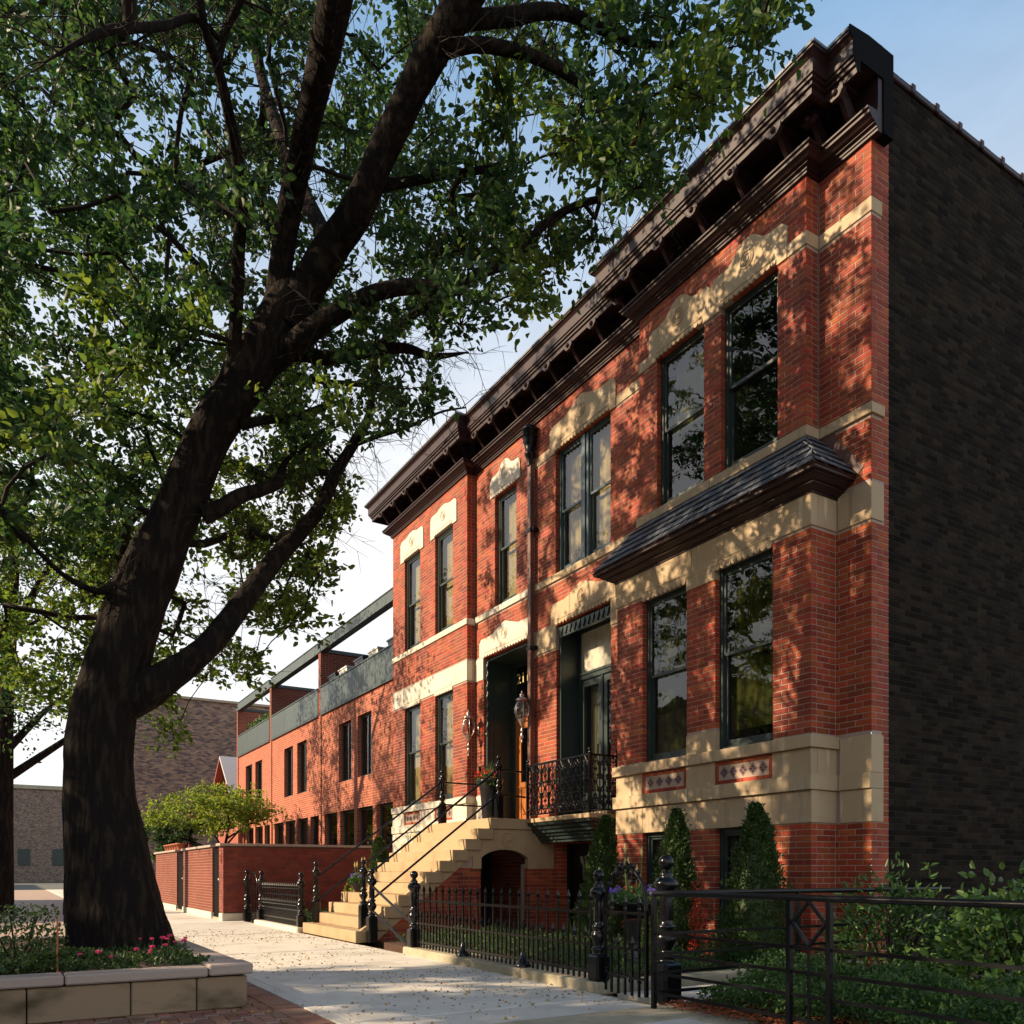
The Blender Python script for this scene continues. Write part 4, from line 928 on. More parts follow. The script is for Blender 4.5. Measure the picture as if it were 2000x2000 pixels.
# ================================================================== FRONT STEPS
ST = thing('front_steps', 'honey coloured stone stoop climbing from the sidewalk to the oak door', 'steps', (4.5, 13, 0))
SY0, SY1 = 11.86, 14.42; SX0 = 4.42; SXL = 6.74; NR = 11; RH = 1.955/NR; TR = (SXL-SX0)/(NR-1)
m_ = M['step']
for i in range(NR-1):
    x = SX0+TR*i; z1 = RH*(i+1)
    MB().bbox(x, x+TR+.06, SY0-.05, SY1-(.02 if i else -.0), z1-RH+.001 if i else 0.001, z1, .008).build('step', m_, ST)
MB().bbox(SXL, XM-.002, SY0-.045, SY1, RH*(NR-1)+.001, 1.955, .008).build('landing', m_, ST)
MB().box(XM, XM+.60, DR[0]+.01, DR[1]-.01, 1.80, 1.958).build('door_threshold', m_, ST)
# side: raking stone string and landing stone with an arch, brick below
sx = lambda z: SX0+(z/1.955)*(SXL-SX0)
ay0, ay1 = 6.60, 7.50                                                # arch jambs along x
arc = []
for i in range(13):
    t = PI*(.18+.64*i/12); arc.append(((ay0+ay1)/2+(ay1-ay0)/2*math.cos(t)/math.cos(PI*.18), 1.30+(.14)*(math.sin(t)-math.sin(PI*.18))/(1-math.sin(PI*.18))))
arc = arc[::-1]                                                       # from left jamb to right
po = [(SX0+.30, .001), (6.44, 1.34), (6.44, 1.12), (ay0, 1.12), (ay0, 1.30)]+arc[1:-1]+[(ay1, 1.30), (ay1, 1.12), (XM-.003, 1.12), (XM-.003, RH*10-.002), (SXL-.01, RH*10-.002)]
for i in range(9, 0, -1): po += [(SX0+TR*i+.01, RH*i-.001 if True else 0)] if i == 9 else [(SX0+TR*(i+1)+.01, RH*i-.001), (SX0+TR*i+.01, RH*i-.001)]
po = [(SX0+.34, .002), (6.44, 1.33), (6.44, 1.12), (ay0, 1.12), (ay0, 1.30)]+arc[1:-1]+[(ay1, 1.30), (ay1, 1.12), (XM-.003, 1.12), (XM-.003, RH*10-.002), (SXL+.02, RH*10-.002), (SX0+.10, .18)]
a = MB(); a.prism(po, 'y', SY0, SY0+.1); strg = a.build('side_stone', m_, ST)
rb = MB(); cxr, czr = (ay0+ay1)/2+.05, 1.60
for rr, tt in ((.12, .012), (.075, .008)): rb.path([(cxr+rr*math.cos(2*PI*i/24), SY0-.003, czr+rr*math.sin(2*PI*i/24)) for i in range(25)], tt, 6)
rb.sphere((cxr, SY0-.005, czr), .035, 8, 6)
for k in range(5): rb.tube((cxr, SY0-.004, czr), (cxr+.08*math.cos(k*PI*.4), SY0-.004, czr+.08*math.sin(k*PI*.4)), .010, n=6)
rb.build('rosette', m_, strg)
cuts = []
for k in range(0, 17):                                                # below the rake only
    zc = k*CO+.03; xr_ = SX0+.34+(zc/1.33)*(6.44-SX0-.34); cuts.append((-1, xr_-.06, k*CO, k*CO+.06))
B = lay_bricks('y', SY0+.02, 4.5, ay0, 0, 1.12, cuts)+lay_bricks('y', SY0+.02, ay1, XM-.01, 0, 1.12, [])
brick_set(B, ST, M['brick'], 90, 9)
mb = MB(); mb.prism([(SX0+.34, 0.0), (6.44, 1.33), (6.44, 1.2), (ay0-.01, 1.2), (ay0-.01, 0)], 'y', SY0+.03, SY0+.25); mb.build('brick_core', M['mortar'], ST); MB().box(ay1+.01, XM-.005, SY0+.03, SY0+.25, 0, 1.2).build('brick_core', M['mortar'], ST)
MB().prism([(SX0+.36, 0.0), (6.6, 1.45), (XM-.005, 1.6), (XM-.005, 0)], 'y', SY1-.3, SY1-.05).build('far_core', M['mortar'], ST)
MB().box(ay0-.02, ay1+.02, SY0+.3, SY1-.35, -.02, -.01).build('arch_floor', M['irond'], ST)
MB().box(6.55, XM-.01, SY1-.4, SY1-.35, 0, 1.5).build('arch_back', M['room'], ST)

# ---- turned iron newels and rails
def newel(mb, x, y, z, h, r=.055, sq=.30):
    """square base, turned shaft, ball"""
    s = r; b = h*sq
    mb.bbox(x-s*1.15, x+s*1.15, y-s*1.15, y+s*1.15, z, z+b, s*.3)
    zz = z+b; H_ = h-b
    pr = [(1.0, 0), (.75, .02), (1.05, .05), (1.05, .07), (.6, .09), (.62, .12), (1.0, .17), (1.15, .21), (1.0, .26), (.62, .30), (.95, .32), (.95, .34), (.6, .36), (.72, .40), (.62, .62), (.60, .64), (.85, .66), (1.2, .70), (1.25, .74), (1.0, .78), (.6, .80), (.75, .82), (.5, .84), (.36, .87)]
    mb.lathe([(s*a, H_*q) for a, q in pr], (x, y, zz), 10)
    mb.sphere((x, y, z+h-H_*.065), s*.78, 10, 8)
def rail_tube(mb, pts, r=.02): mb.path(pts, r, 8)
I = M['iron']
NF = (4.62, SY1-.12); NN = (4.62, SY0+.14); NG = (4.62, SY0-.20); ND = (7.06, SY1-.20); NE = (6.98, SY0+.08)
ra = thing('stair_railing', 'far iron handrail of the stoop, running up from the sidewalk on its left side', 'railing', (NF[0], NF[1], RH), 'iron handrails of the stoop')
for (n_, h_, z_) in ((NF, 1.08, RH), (ND, 1.06, 1.956)):
    m2 = MB(); newel(m2, n_[0], n_[1], z_, h_, .058, .36); m2.build('newel_post', I, ra)
for dz in (.82, .40):
    m2 = MB(); a_ = Vector((NF[0]+.05, NF[1], RH+dz)); b_ = Vector((ND[0]-.09, ND[1], 1.956+dz-.05)); m2.path([a_, a_.lerp(b_, .5), b_, b_+Vector((.05, 0, .05)), (ND[0], ND[1], 1.956+dz+.02)], .019, 8); m2.build('handrail', I, ra)
    m2 = MB(); m2.tube((ND[0], ND[1], 1.956+dz), (XM-.01, ND[1]-.0, 1.956+dz), .016); m2.build('landing_rail', I, ra)
rb_ = thing('stair_railing', 'near iron handrail of the stoop, ending at the flower urn by the door', 'railing', (NN[0], NN[1], RH), 'iron handrails of the stoop')
for (n_, h_, z_) in ((NN, 1.08, RH), (NE, 1.06, 1.956)):
    m2 = MB(); newel(m2, n_[0], n_[1], z_, h_, .058, .36); m2.build('newel_post', I, rb_)
for dz in (.82, .40):
    m2 = MB(); a_ = Vector((NN[0]+.05, NN[1], RH+dz)); b_ = Vector((NE[0]-.09, NE[1], 1.956+dz-.05)); m2.path([a_, a_.lerp(b_, .5), b_, b_+Vector((.05, 0, .05)), (NE[0], NE[1], 1.956+dz+.02)], .019, 8); m2.build('handrail', I, rb_)
    m2 = MB(); m2.tube((NE[0], NE[1], 1.956+dz), (7.45, 11.86, 1.956+dz-.03), .016); m2.build('landing_rail', I, rb_)
rc = thing('areaway_railing', 'short iron rails slanting down beside the stoop from a turned post', 'railing', (NG[0], NG[1], 0))
m2 = MB(); newel(m2, NG[0], NG[1], 0.0, 1.12, .062, .36); m2.build('newel_post', I, rc)
for z0_, z1_ in ((.86, .36), (.50, .02)):
    m2 = MB(); m2.tube((NG[0], NG[1], z0_), (4.52, 9.92, z1_), .019); m2.build('handrail', I, rc)

# ---- fence along the sidewalk
FX = 4.46; FA, FB_ = 9.80, 5.88
kb = thing('fence_kerb', 'low weathered stone kerb carrying the near iron fence', 'kerb', (FX, 8, 0))
ys = [5.78, 7.05, 8.4, 9.95]
for a, b in zip(ys[:-1], ys[1:]): MB().bbox(4.36, 4.74, a, b-.004, -.02, .095, .015).build('kerb_stone', M['kerb'], kb)
MB().bbox(4.744, 8.0, 5.76, 5.95, -.02, .09, .015).build('kerb_stone', M['kerb'], kb)
fn = thing('iron_fence', 'black iron picket fence with arrow tips between the stoop and the garden gate', 'fence', (FX, 7.8, .095))
for yy in (FA, FB_):
    m2 = MB(); newel(m2, FX, yy, .096, .98, .068, .24); m2.build('fence_post', I, fn)
def picket(h, r=.009):
    m2 = MB(); m2.box(-r, r, -r, r, 0, h-.1)
    m2.lathe([(r*.9, h-.12), (r*2.1, h-.115), (r*1.2, h-.10), (r*2.0, h-.085), (r*2.4, h-.06), (r*1.2, h-.03), (.001, h)], (0, 0, 0), 5)
    me = bpy.data.meshes.new('picket'); me.from_pydata(m2.v, [], m2.f); me.materials.append(I); return me
ptall, pshort = picket(.80), picket(.48)
n = 21
for i in range(n+1):
    y = FB_+.12+(FA-FB_-.24)*i/n; inst(ptall, 'picket', (FX, y, .10), fn)
    if i < n: inst(pshort, 'picket', (FX, y+(FA-FB_-.24)/n/2, .10), fn)
m2 = MB(); m2.box(FX-.008, FX+.008, FB_, FA, .685, .715); m2.build('fence_rail', I, fn); m2 = MB(); m2.box(FX-.008, FX+.008, FB_, FA, .16, .185); m2.build('fence_rail', I, fn)
m2 = MB(); m2.box(FX-.006, FX+.006, FB_, FA, .40, .42); m2.build('fence_rail', I, fn)
for yy in (7.15, 8.45): m2 = MB(); m2.lathe([(.085, 0), (.085, .02), (.05, .05), (.02, .16)], (FX, yy, .096), 10); m2.build('fence_foot', I, fn)
gt = thing('garden_gate', 'arched black iron garden gate with cast flowers at its crown', 'gate', (FX, 5.55, 0))
gy0, gy1 = 5.24, 5.79
m2 = MB()
for y in (gy0, gy1): m2.box(FX-.014, FX+.014, y-.014, y+.014, .03, .74)
m2.path([(FX, (gy0+gy1)/2+(gy1-gy0)/2*math.cos(t), .74+.36*math.sin(t)) for t in [PI*i/20 for i in range(21)]], .016, 8)
for z in (.70, .40, .16): m2.box(FX-.008, FX+.008, gy0, gy1, z, z+.022)
m2.build('gate_frame', I, gt)
for i in range(1, 6):
    y = gy0+(gy1-gy0)*i/6; inst(ptall if i % 2 else pshort, 'picket', (FX, y, .02), gt, scale=(1, 1, 1.06))
m2 = MB(); rr = random.Random(3)
for k in range(42):
    t = PI*(.25+.5*rr.random()); yy = (gy0+gy1)/2+(gy1-gy0)/2*math.cos(t)*rr.uniform(.7, 1.05); zz = .74+.36*math.sin(t)*rr.uniform(.75, 1.12)
    m2.sphere((FX+rr.uniform(-.02, .02), yy, zz), rr.uniform(.010, .022), 6, 4, rr.uniform(.6, 1.6))
for k in range(50):
    zz = rr.choice((.40, .16))+rr.uniform(-.03, .07); m2.sphere((FX+rr.uniform(-.01, .01), rr.uniform(gy0, gy1), zz), rr.uniform(.008, .016), 5, 4)
m2.build('cast_flowers', I, gt, 'stuff')
gp = thing('gate_post', 'stout black turned gate post behind the corner of the square railing', 'post', (4.55, 5.1, 0))
m2 = MB(); newel(m2, 4.55, 5.10, 0, 1.19, .085, .28); m2.build('turned_post', I, gp)

# ---- square railing of the neighbouring garden
fr2 = thing('garden_railing', 'black flat bar garden railing with an open diamond, nearest to the camera', 'railing', (4.22, 4.0, 0))
Rz = (.895, .585, .43, .285, .135); ID = M['irond']
def bar_run(parent, P, Q, top=True, posts=()):
    P = Vector(P); Q = Vector(Q); d = (Q-P).normalized(); nn = Vector((-d.y, d.x, 0))
    for i, z in enumerate(Rz):
        m3 = MB()
        if i == 0: m3.path([P+Vector((0, 0, z)), P.lerp(Q, .5)+Vector((0, 0, z)), Q+Vector((0, 0, z))], .021, 8)
        else:
            hw, hh = .007, .011
            v = [p+nn*s_*hw+Vector((0, 0, z+q*hh)) for p in (P, Q) for s_, q in ((-1, -1), (1, -1), (1, 1), (-1, 1))]
            m3.add(v, [(0, 1, 2, 3), (7, 6, 5, 4), (0, 4, 5, 1), (1, 5, 6, 2), (2, 6, 7, 3), (3, 7, 4, 0)])
        m3.build('rail', ID, parent)
    for t in posts:
        c = P+d*t; m3 = MB(); m3.box(c.x-.016, c.x+.016, c.y-.016, c.y+.016, 0, .89); m3.build('rail_post', ID, parent)
def diamond(parent, c, d):
    c = Vector(c); d = Vector(d).normalized(); m3 = MB(); zt, zb, zm = .875, .60, .74; hw = .125
    Pz = [c+Vector((0, 0, zt)), c+d*hw+Vector((0, 0, zm)), c+Vector((0, 0, zb)), c-d*hw+Vector((0, 0, zm))]
    for i in range(4): m3.tube(Pz[i], Pz[(i+1) % 4], .013, n=6)
    m3.tube(c+Vector((0, 0, zb)), c+Vector((0, 0, 0)), .012, n=6); m3.build('diamond_panel', ID, parent)
cr = (4.22, 4.87, 0)
bar_run(fr2, cr, (4.22, -.8, 0), posts=(0, 1.29, 1.59, 3.1, 3.4, 4.9)); diamond(fr2, (4.22, 3.43, 0), (0, 1, 0)); diamond(fr2, (4.22, 1.62, 0), (0, 1, 0))
fr3 = thing('garden_railing', 'black flat bar railing running back from the corner post towards the house', 'railing', (6, 4.83, 0))
bar_run(fr3, (4.26, 4.86, 0), (7.98, 4.80, 0), posts=(1.55, 3.0))

# ---- far fence and small gate beyond the stoop
ff = thing('iron_fence', 'far black iron picket fence between the stoop and the brick garden wall', 'fence', (4.42, 16, .05))
MB().bbox(4.32, 4.62, 14.45, 17.45, -.02, .085, .02).build('kerb_stone', M['limestone'], ff)
for y, h in ((14.62, .98), (17.35, 1.02)):
    m2 = MB(); newel(m2, 4.45, y, .086, h, .065, .22); m2.build('fence_post', I, ff)
for i in range(20): inst(ptall, 'picket', (4.45, 14.75+.13*i, .086), ff, scale=(1.1, 1.1, .98)); inst(pshort, 'picket', (4.45, 14.815+.13*i, .086), ff)
for z in (.63, .36, .18): m2 = MB(); m2.box(4.44, 4.46, 14.62, 17.35, z, z+.025); m2.build('fence_rail', I, ff)
g2 = thing('garden_gate', 'small far iron gate with curled top beside the brick garden wall', 'gate', (4.4, 17.9, 0))
m2 = MB(); newel(m2, 4.40, 18.35, 0, 1.12, .07, .24); m2.build('gate_post', I, g2)
m2 = MB(); m2.path([(4.42, 17.9+.38*math.cos(t), .70+.36*math.sin(t)) for t in [PI*i/14 for i in range(15)]], .015, 6)
for z in (.70, .2): m2.box(4.41, 4.43, 17.52, 18.28, z, z+.03)
for k in range(6): m2.box(4.412, 4.428, 17.55+.14*k, 17.57+.14*k, .05, .85)
m2.build('gate_leaf', I, g2)

# ---- wall lanterns either side of the door
def lantern(x, y, z, label):
    t = thing('wall_lantern', label, 'lantern', (x, y, z), 'wall lanterns either side of the oak door')
    b = MB(); b.lathe([(.001, -.42), (.014, -.41), (.018, -.39), (.008, -.37), (.012, -.35), (.034, -.31), (.018, -.26), (.014, -.22), (.028, -.20), (.014, -.18), (.016, -.12), (.03, -.10), (.05, -.06), (.066, -.03), (.066, -.005)], (x, y, z), 12); b.build('lower_stem', M['silver'], t)
    g_ = MB(); prof = [(.066, 0), (.105, .05), (.124, .12), (.126, .19), (.114, .25), (.088, .30), (.066, .33)]
    g_.lathe(prof, (x, y, z), 12); g_.build('glass_globe', M['lampglass'], t)
    c_ = MB()
    for k in range(6):
        a0 = 2*PI*k/6+.2; c_.path([(x+(r+.004)*math.cos(a0), y+(r+.004)*math.sin(a0), z+zz) for r, zz in prof], .0075, 6)
    c_.lathe([(.066, -.012), (.072, 0), (.066, .012)], (x, y, z), 12); c_.build('cage', M['silver'], t)
    c_ = MB(); c_.lathe([(.066, .325), (.112, .345), (.112, .355), (.07, .385), (.04, .40), (.035, .425), (.045, .44), (.02, .46), (.012, .49), (.001, .52)], (x, y, z), 12); c_.build('lamp_cap', M['silver'], t)
    c_ = MB(); c_.path([(x+.125, y, z+.14), (x+.15, y, z+.11), (x+.18, y, z+.12), (XM-.02, y, z+.13)], .012, 6); c_.build('bracket_arm', M['irond'], t)
    c_ = MB(); c_.lathe([(.001, 0), (.05, .004), (.055, .014), (.03, .024), (.001, .03)], (0, 0, 0), 10); c_.v = [(XM-.0015-vz, y+vx, z+.13+vy*2.2) for vx, vy, vz in c_.v]; c_.build('wall_plate', M['silver'], t)
lantern(7.80, 12.54, 3.78, 'silver globe wall lantern in front of the downspout, right of the oak door')
lantern(7.80, 14.55, 3.78, 'silver globe wall lantern left of the oak door by the brick corner')

# ================================================================== MODERN BRICK BUILDING
MD = thing('modern_house', 'low modern orange brick building with dark slot windows and metal parapet', 'building', (XM, 27, 0))
XD = XM-.0; bays = [18.8, 24.35, 29.85, YN1]
holes = []
for i in range(12):
    y = 18.84+1.362*i; holes.append((y, y+1.12, .55, 2.80))
for y in (20.30, 25.80, 31.2): holes += [(y, y+1.0, 3.62, 5.28), (y+1.48, y+2.5, 3.62, 5.28)]
mb = MB(); backing(mb, 'x', XM, YL1+.005, YN1, -.2, 5.80, holes, rec=0, thick=.3, g=0)
mb.box(XM+.001, 18, YN1-.25, YN1, -.2, 7.69); mb.box(17.75, 18, YL1, YN1-.26, -.2, 5.8); mb.build('wall', M['mbrick'], MD)
MB().box(XM+.31, 17.7, YL1, YN1-.26, 5.55, 5.68).build('roof_terrace', M['lead'], MD)
for a in (24.30, 29.80, YN1-.24):                                      # party walls standing above the terrace
    MB().box(XM-.035, 15.0, a, a+.22, 5.81 if a < 34 else 5.81, 7.69).build('dividing_wall', M['gbrick'], MD); MB().box(XM-.06, 15.0, a-.03, a+.25, 7.695, 7.80).build('wall_cap', M['zinc'], MD)
    MB().box(XM-.03, XM-.002, a+.02, a+.20, 0, 5.8).build('pilaster', M['mbrick'], MD)
def segs(a, b, n): return [(a+(b-a)*i/n, a+(b-a)*(i+1)/n) for i in range(n)]
for (a, b, n) in ((YL1+.01, 24.28, 4), (24.54, 29.78, 3), (30.04, YN1-.26, 3)):
    for p, q in segs(a, b, n): MB().bbox(XM-.05, XM+.04, p+.006, q-.006, 5.83, 6.60, .006).build('parapet_panel', M['zinc'], MD)
    MB().box(XM-.07, XM+.12, a, b, 6.605, 6.64).build('parapet_cap', M['zinc'], MD)
    MB().box(XM-.06, XM+.06, a, b, 5.78, 5.822).build('parapet_trim', M['zinc'], MD)
    MB().box(XM-.05, XM+.16, a, b, 7.70 if a < 19 else 7.69, 7.97).build('roof_beam', M['zinc'], MD)
    MB().box(XM-.07, XM+.2, a, b, 7.975, 8.0).build('beam_cap', M['zinc'], MD)
for i, (a, b, p, q) in enumerate(holes):
    up = p > 3
    fo_ = MB(); xf = XM+.11
    fo_.box(xf, xf+.08, a+.003, a+.06, p+.003, q-.003); fo_.box(xf, xf+.08, b-.06, b-.003, p+.003, q-.003); fo_.box(xf, xf+.08, a+.06, b-.06, q-.06, q-.003); fo_.box(xf, xf+.08, a+.06, b-.06, p+.003, p+.06)
    if up: yc = (a+b)/2; fo_.box(xf, xf+.07, yc-.03, yc+.03, p+.06, q-.06)
    else: fo_.box(xf, xf+.07, a+.06, b-.06, p+.8, p+.86)
    w_ = fo_.build('window', M['green'], MD)
    MB().box(xf+.03, xf+.034, a+.055, b-.055, p+.055, q-.055).build('pane', M['glass'] if up else M['glass'], w_)
    r = MB(); x0_, x1_ = xf+.081, xf+.8; y0, y1, z0, z1 = a-.05, b+.05, p-.05, q+.05
    r.add([(x0_, y0, z0), (x0_, y1, z0), (x0_, y1, z1), (x0_, y0, z1), (x1_, y0, z0), (x1_, y1, z0), (x1_, y1, z1), (x1_, y0, z1)], [(4, 5, 6, 7), (0, 4, 7, 3), (1, 2, 6, 5), (0, 1, 5, 4), (3, 7, 6, 2)]); r.build('interior', M['room'], w_)
    if i % 3 != 1 and not up:
        bb = MB(); bb.box(xf+.12, xf+.125, a+.1, a+.55, p+.1, q-.06); bb.build('curtain', M['curtain'], w_)
# planters on the parapet
for j, (y, dark) in enumerate(((19.15, 1), (20.45, 0), (21.5, 1), (22.75, 0), (23.7, 1))):
    x = XM+.30; m2 = MB(); s0_, s1_ = .13, .2
    m2.add([(x-s0_, y-.22, 6.45), (x+s0_, y-.22, 6.45), (x+s0_, y+.22, 6.45), (x-s0_, y+.22, 6.45), (x-s1_, y-.33, 6.86), (x+s1_, y-.33, 6.86), (x+s1_, y+.33, 6.86), (x-s1_, y+.33, 6.86)], [(0, 3, 2, 1), (4, 5, 6, 7), (0, 1, 5, 4), (1, 2, 6, 5), (2, 3, 7, 6), (3, 0, 4, 7)])
    m2.box(x-s1_-.02, x+s1_+.02, y-.35, y+.35, 6.862, 6.90)
    o = m2.build('roof_planter', M['pot'] if dark else M['white'])
    lab = {0: 'dark box planter on the metal parapet, right beside the brick house', 1: 'white box planter on the parapet, second from the brick house', 2: 'dark box planter standing between the two white ones on the parapet', 3: 'white box planter on the parapet, farther from the brick house', 4: 'dark box planter on the parapet next to the first dividing wall'}[j]
    tag(o, lab, 'planter', 'box planters on the metal parapet')
fbx = thing('flower_box', 'long terracotta flower box on the farthest part of the parapet', 'flower box', (XM+.3, 32, 6.6))
MB().bbox(XM+.15, XM+.45, 30.4, 34.2, 6.5, 6.78, .01).build('trough', M['terra'], fbx)
rg = np.random.default_rng(8); n = 260
cen = np.c_[rg.uniform(XM+.15, XM+.45, n), rg.uniform(30.4, 34.2, n), rg.uniform(6.78, 7.0, n)]
V, F = leaf_arrays(cen, rg.normal(size=(n, 3))+[0, 0, 1], .14, rng=rg); quads_obj('foliage', V, F, M['leafh'], fbx, 'stuff')

# ================================================================== GARDEN WALLS
gw = thing('garden_wall', 'high dark red brick garden wall facing the stoop, with a stone coping', 'wall', (4, 18.73, 0))
YG = 18.73
B = lay_bricks('y', YG, 3.98, XL-.01, .17, 1.62, [], q0=0); B += lay_bricks('x', 3.98, YG, 19.15, .17, 1.62, [], q0=1)
mb = MB(); backing(mb, 'y', YG, 3.99, XL+.1, 0, 1.64, []); mb.box(3.989, 4.3, YG+.02, 19.15, 0, 1.64); mb.build('wall_core', M['gmortar'], gw)
DB = mat('dark_red_brick', (0.20, 0.038, 0.024), 0.8, var=0.18, noise=((0.13, 0.026, 0.020), 4.0, 0.45, 0.7))
brick_set(B, gw, DB, 290, 12)
x = 3.9
while x < XL-.05: e = min(x+.8, XL-.005); MB().bbox(x, e-.004, YG-.05, YG+.38, 1.645, 1.70, .008).build('coping_stone', M['cap'], gw); x += .8
x = 3.95
while x < XL-.05: e = min(x+1.0, XL-.005); MB().bbox(x, e-.004, YG-.03, YG+.3, -.02, .165, .008).build('base_stone', M['limestone'], gw); x += 1.0
rb = MB(); rb.path([(3.972, YG+.21+.07*math.cos(2*PI*i/20), 1.38+.12*math.sin(2*PI*i/20)) for i in range(21)], .012, 6); rb.build('wall_medallion', M['terra'], gw)
for (a, b, lab) in ((19.95, 23.7, 'long brick garden wall by the sidewalk between the two dark doorways'), (24.7, 28.6, 'farther brick garden wall beyond the second dark doorway, flower pots on top')):
    t = thing('garden_wall', lab, 'wall', (4, a, 0))
    MB().box(4.0, 4.3, a, b, .15, 1.64).build('wall_face', M['gbrick'], t); MB().bbox(3.94, 4.36, a-.04, b+.04, 1.645, 1.70, .008).build('coping_stone', M['cap'], t)
    for p, q in segs(a, b, 4): MB().bbox(3.97, 4.31, p+.003, q-.003, -.02, .148, .006).build('base_stone', M['limestone'], t)
for (a, b, lab) in ((19.155, 19.945, 'dark metal door set back between the near and the long garden walls'), (23.705, 24.695, 'second dark metal door in the garden wall, nearer the flower pots')):
    t = thing('garden_door', lab, 'door', (4.2, a, 0))
    MB().box(4.035, 4.09, a+.002, b-.002, .055, 1.60).build('door_leaf', M['matblack'], t); MB().box(4.00, 4.40, a+.002, b-.002, -.02, .05).build('threshold', M['kerb'], t)
    m2 = MB(); m2.sphere((4.015, a+.15, .9), .03); m2.build('handle', M['silver'], t)
for i in range(6):
    y = 24.95+.42*i; m2 = MB(); m2.lathe([(.10, 0), (.13, .15), (.15, .15), (.15, .19), (.12, .19), (.11, .17)], (4.15, y, 1.702), 12)
    o = m2.build('terracotta_pot', M['terra']); tag(o, ('nearest', 'second', 'third', 'fourth', 'fifth', 'farthest')[i]+' plain terracotta pot in the row on top of the farther garden wall', 'pot', 'terracotta pots on the garden wall')

# ================================================================== BACKGROUND BUILDINGS
bb = thing('brick_building', 'tall windowless mottled common brick building closing the view', 'building', (8, 46, 0))
MB().box(4.3, 12.7, 46, 62, -.2, 10.15).build('wall', M['fbrick'], bb); MB().box(4.2, 12.8, 45.9, 62, 10.155, 10.28).build('coping', M['kerb'], bb)
g2 = thing('coach_house', 'small red gabled coach house with pale roof behind the modern building', 'house', (8, 37, 0))
ya, yb, ym = 35.3, 39.6, 37.45
MB().prism([(ya, 0), (yb, 0), (yb, 4.0), (ym, 5.85), (ya, 4.0)], 'x', 8.2, 14).build('wall', M['redwood'], g2)
m2 = MB(); m2.prism([(ya-.4, 3.74), (ya-.4, 3.86), (ym, 6.14), (ym, 6.02)], 'x', 7.8, 14.3); m2.build('roof', M['paleroof'], g2)
m2 = MB(); m2.prism([(yb+.4, 3.74), (yb+.4, 3.86), (ym+.001, 6.14), (ym+.001, 6.02)], 'x', 7.8, 14.3); m2.build('roof', M['redwood'], g2)
m2 = MB(); m2.box(8.15, 8.199, ym-.3, ym+.3, 4.3, 5.0); m2.build('vent', M['irond'], g2)
g3 = thing('shed_porch', 'low shingled porch roof showing over the garden foliage', 'porch', (6.6, 34, 0))
po = MB(); po.add([(5.9, 33.6, 3.25), (8.1, 33.6, 3.25), (8.1, 34.9, 3.75), (5.9, 34.9, 3.75), (5.9, 33.6, 3.17), (8.1, 33.6, 3.17), (8.1, 34.9, 3.67), (5.9, 34.9, 3.67)], [(0, 1, 2, 3), (7, 6, 5, 4), (0, 4, 5, 1), (1, 5, 6, 2), (2, 6, 7, 3), (3, 7, 4, 0)])
rfp = po.build('roof', M['redwood'], g3)
sh = MB()
for r_ in range(6):
    for c_ in range(14):
        x0 = 5.88+.158*c_; t0 = r_/6; y0 = 33.56+1.3*t0; z0 = 3.26+.5*t0
        sh.add([(x0+.006, y0, z0+.03), (x0+.15, y0, z0+.03), (x0+.15, y0+.26, z0+.095), (x0+.006, y0+.26, z0+.095), (x0+.006, y0, z0), (x0+.15, y0, z0)], [(0, 1, 2, 3), (0, 4, 5, 1)])
sh.build('shingles', M['shingle'], rfp, 'stuff')
for x in (5.95, 8.0): MB().box(x-.05, x+.05, 33.75, 33.85, 0, 3.2).build('porch_post', M['redwood'], g3)

# ================================================================== STONE PLANTER WITH FLOWERS
pl = thing('stone_planter', 'low buff stone planter around the big tree at the sidewalk edge', 'planter', (0, 8.5, 0))
PX1, PY0, PY1, PX0 = 1.60, 6.62, 11.0, -1.9
xs = [1.60, 1.22, .76, .10, -.60, -1.3, -1.9]
for a, b in zip(xs[1:], xs[:-1]): MB().bbox(a+.004, b-.004, PY0+.03, PY0+.2, 0, .245, .008).build('stone_block', M['planter'], pl)
ys = [PY0+.2, 7.6, 8.7, 9.8, PY1]
for a, b in zip(ys[:-1], ys[1:]): MB().bbox(PX1-.17, PX1, a+.004, b-.004, 0, .245, .008).build('stone_block', M['planter'], pl); MB().bbox(PX0, PX0+.17, a+.004, b-.004, 0, .245, .008).build('stone_block', M['planter'], pl)
MB().bbox(PX0+.17, PX1-.17, PY1-.17, PY1, 0, .245, .008).build('stone_block', M['planter'], pl)
xs = [1.30, .33, -.6, -1.92]
MB().bbox(1.305, 1.635, PY0-.0, PY0+.34, .26, .345, .012).build('cap_stone', M['cap'], pl)
for a, b in zip(xs[1:], xs[:-1]): MB().bbox(a+.004, b-.004, PY0+.0, PY0+.24, .255, .33, .012).build('cap_stone', M['cap'], pl)
for a, b in ((PY0+.345, 8.0), (8.0, 9.5), (9.5, PY1+.02)): MB().bbox(1.38, 1.63, a+.004, b-.004, .255, .33, .012).build('cap_stone', M['cap'], pl); MB().bbox(-1.93, -1.70, a+.004, b-.004, .255, .33, .012).build('cap_stone', M['cap'], pl)
MB().bbox(-1.69, 1.37, PY1-.22, PY1+.02, .255, .33, .012).build('cap_stone', M['cap'], pl)
so_ = MB()
N = 24
for i in range(N+1):
    for j in range(N+1):
        x = PX0+.16+(PX1-PX0-.32)*i/N; y = PY0+.2+(PY1-PY0-.36)*j/N; so_.v.append((x, y, .27+.05*math.sin(x*5)*math.cos(y*4)+.03*math.sin(x*17+y*13)))
for i in range(N):
    for j in range(N): k = i*(N+1)+j; so_.f.append((k, k+N+1, k+N+2, k+1)); so_.sm.append(True)
so_.build('soil', M['soil'], pl)

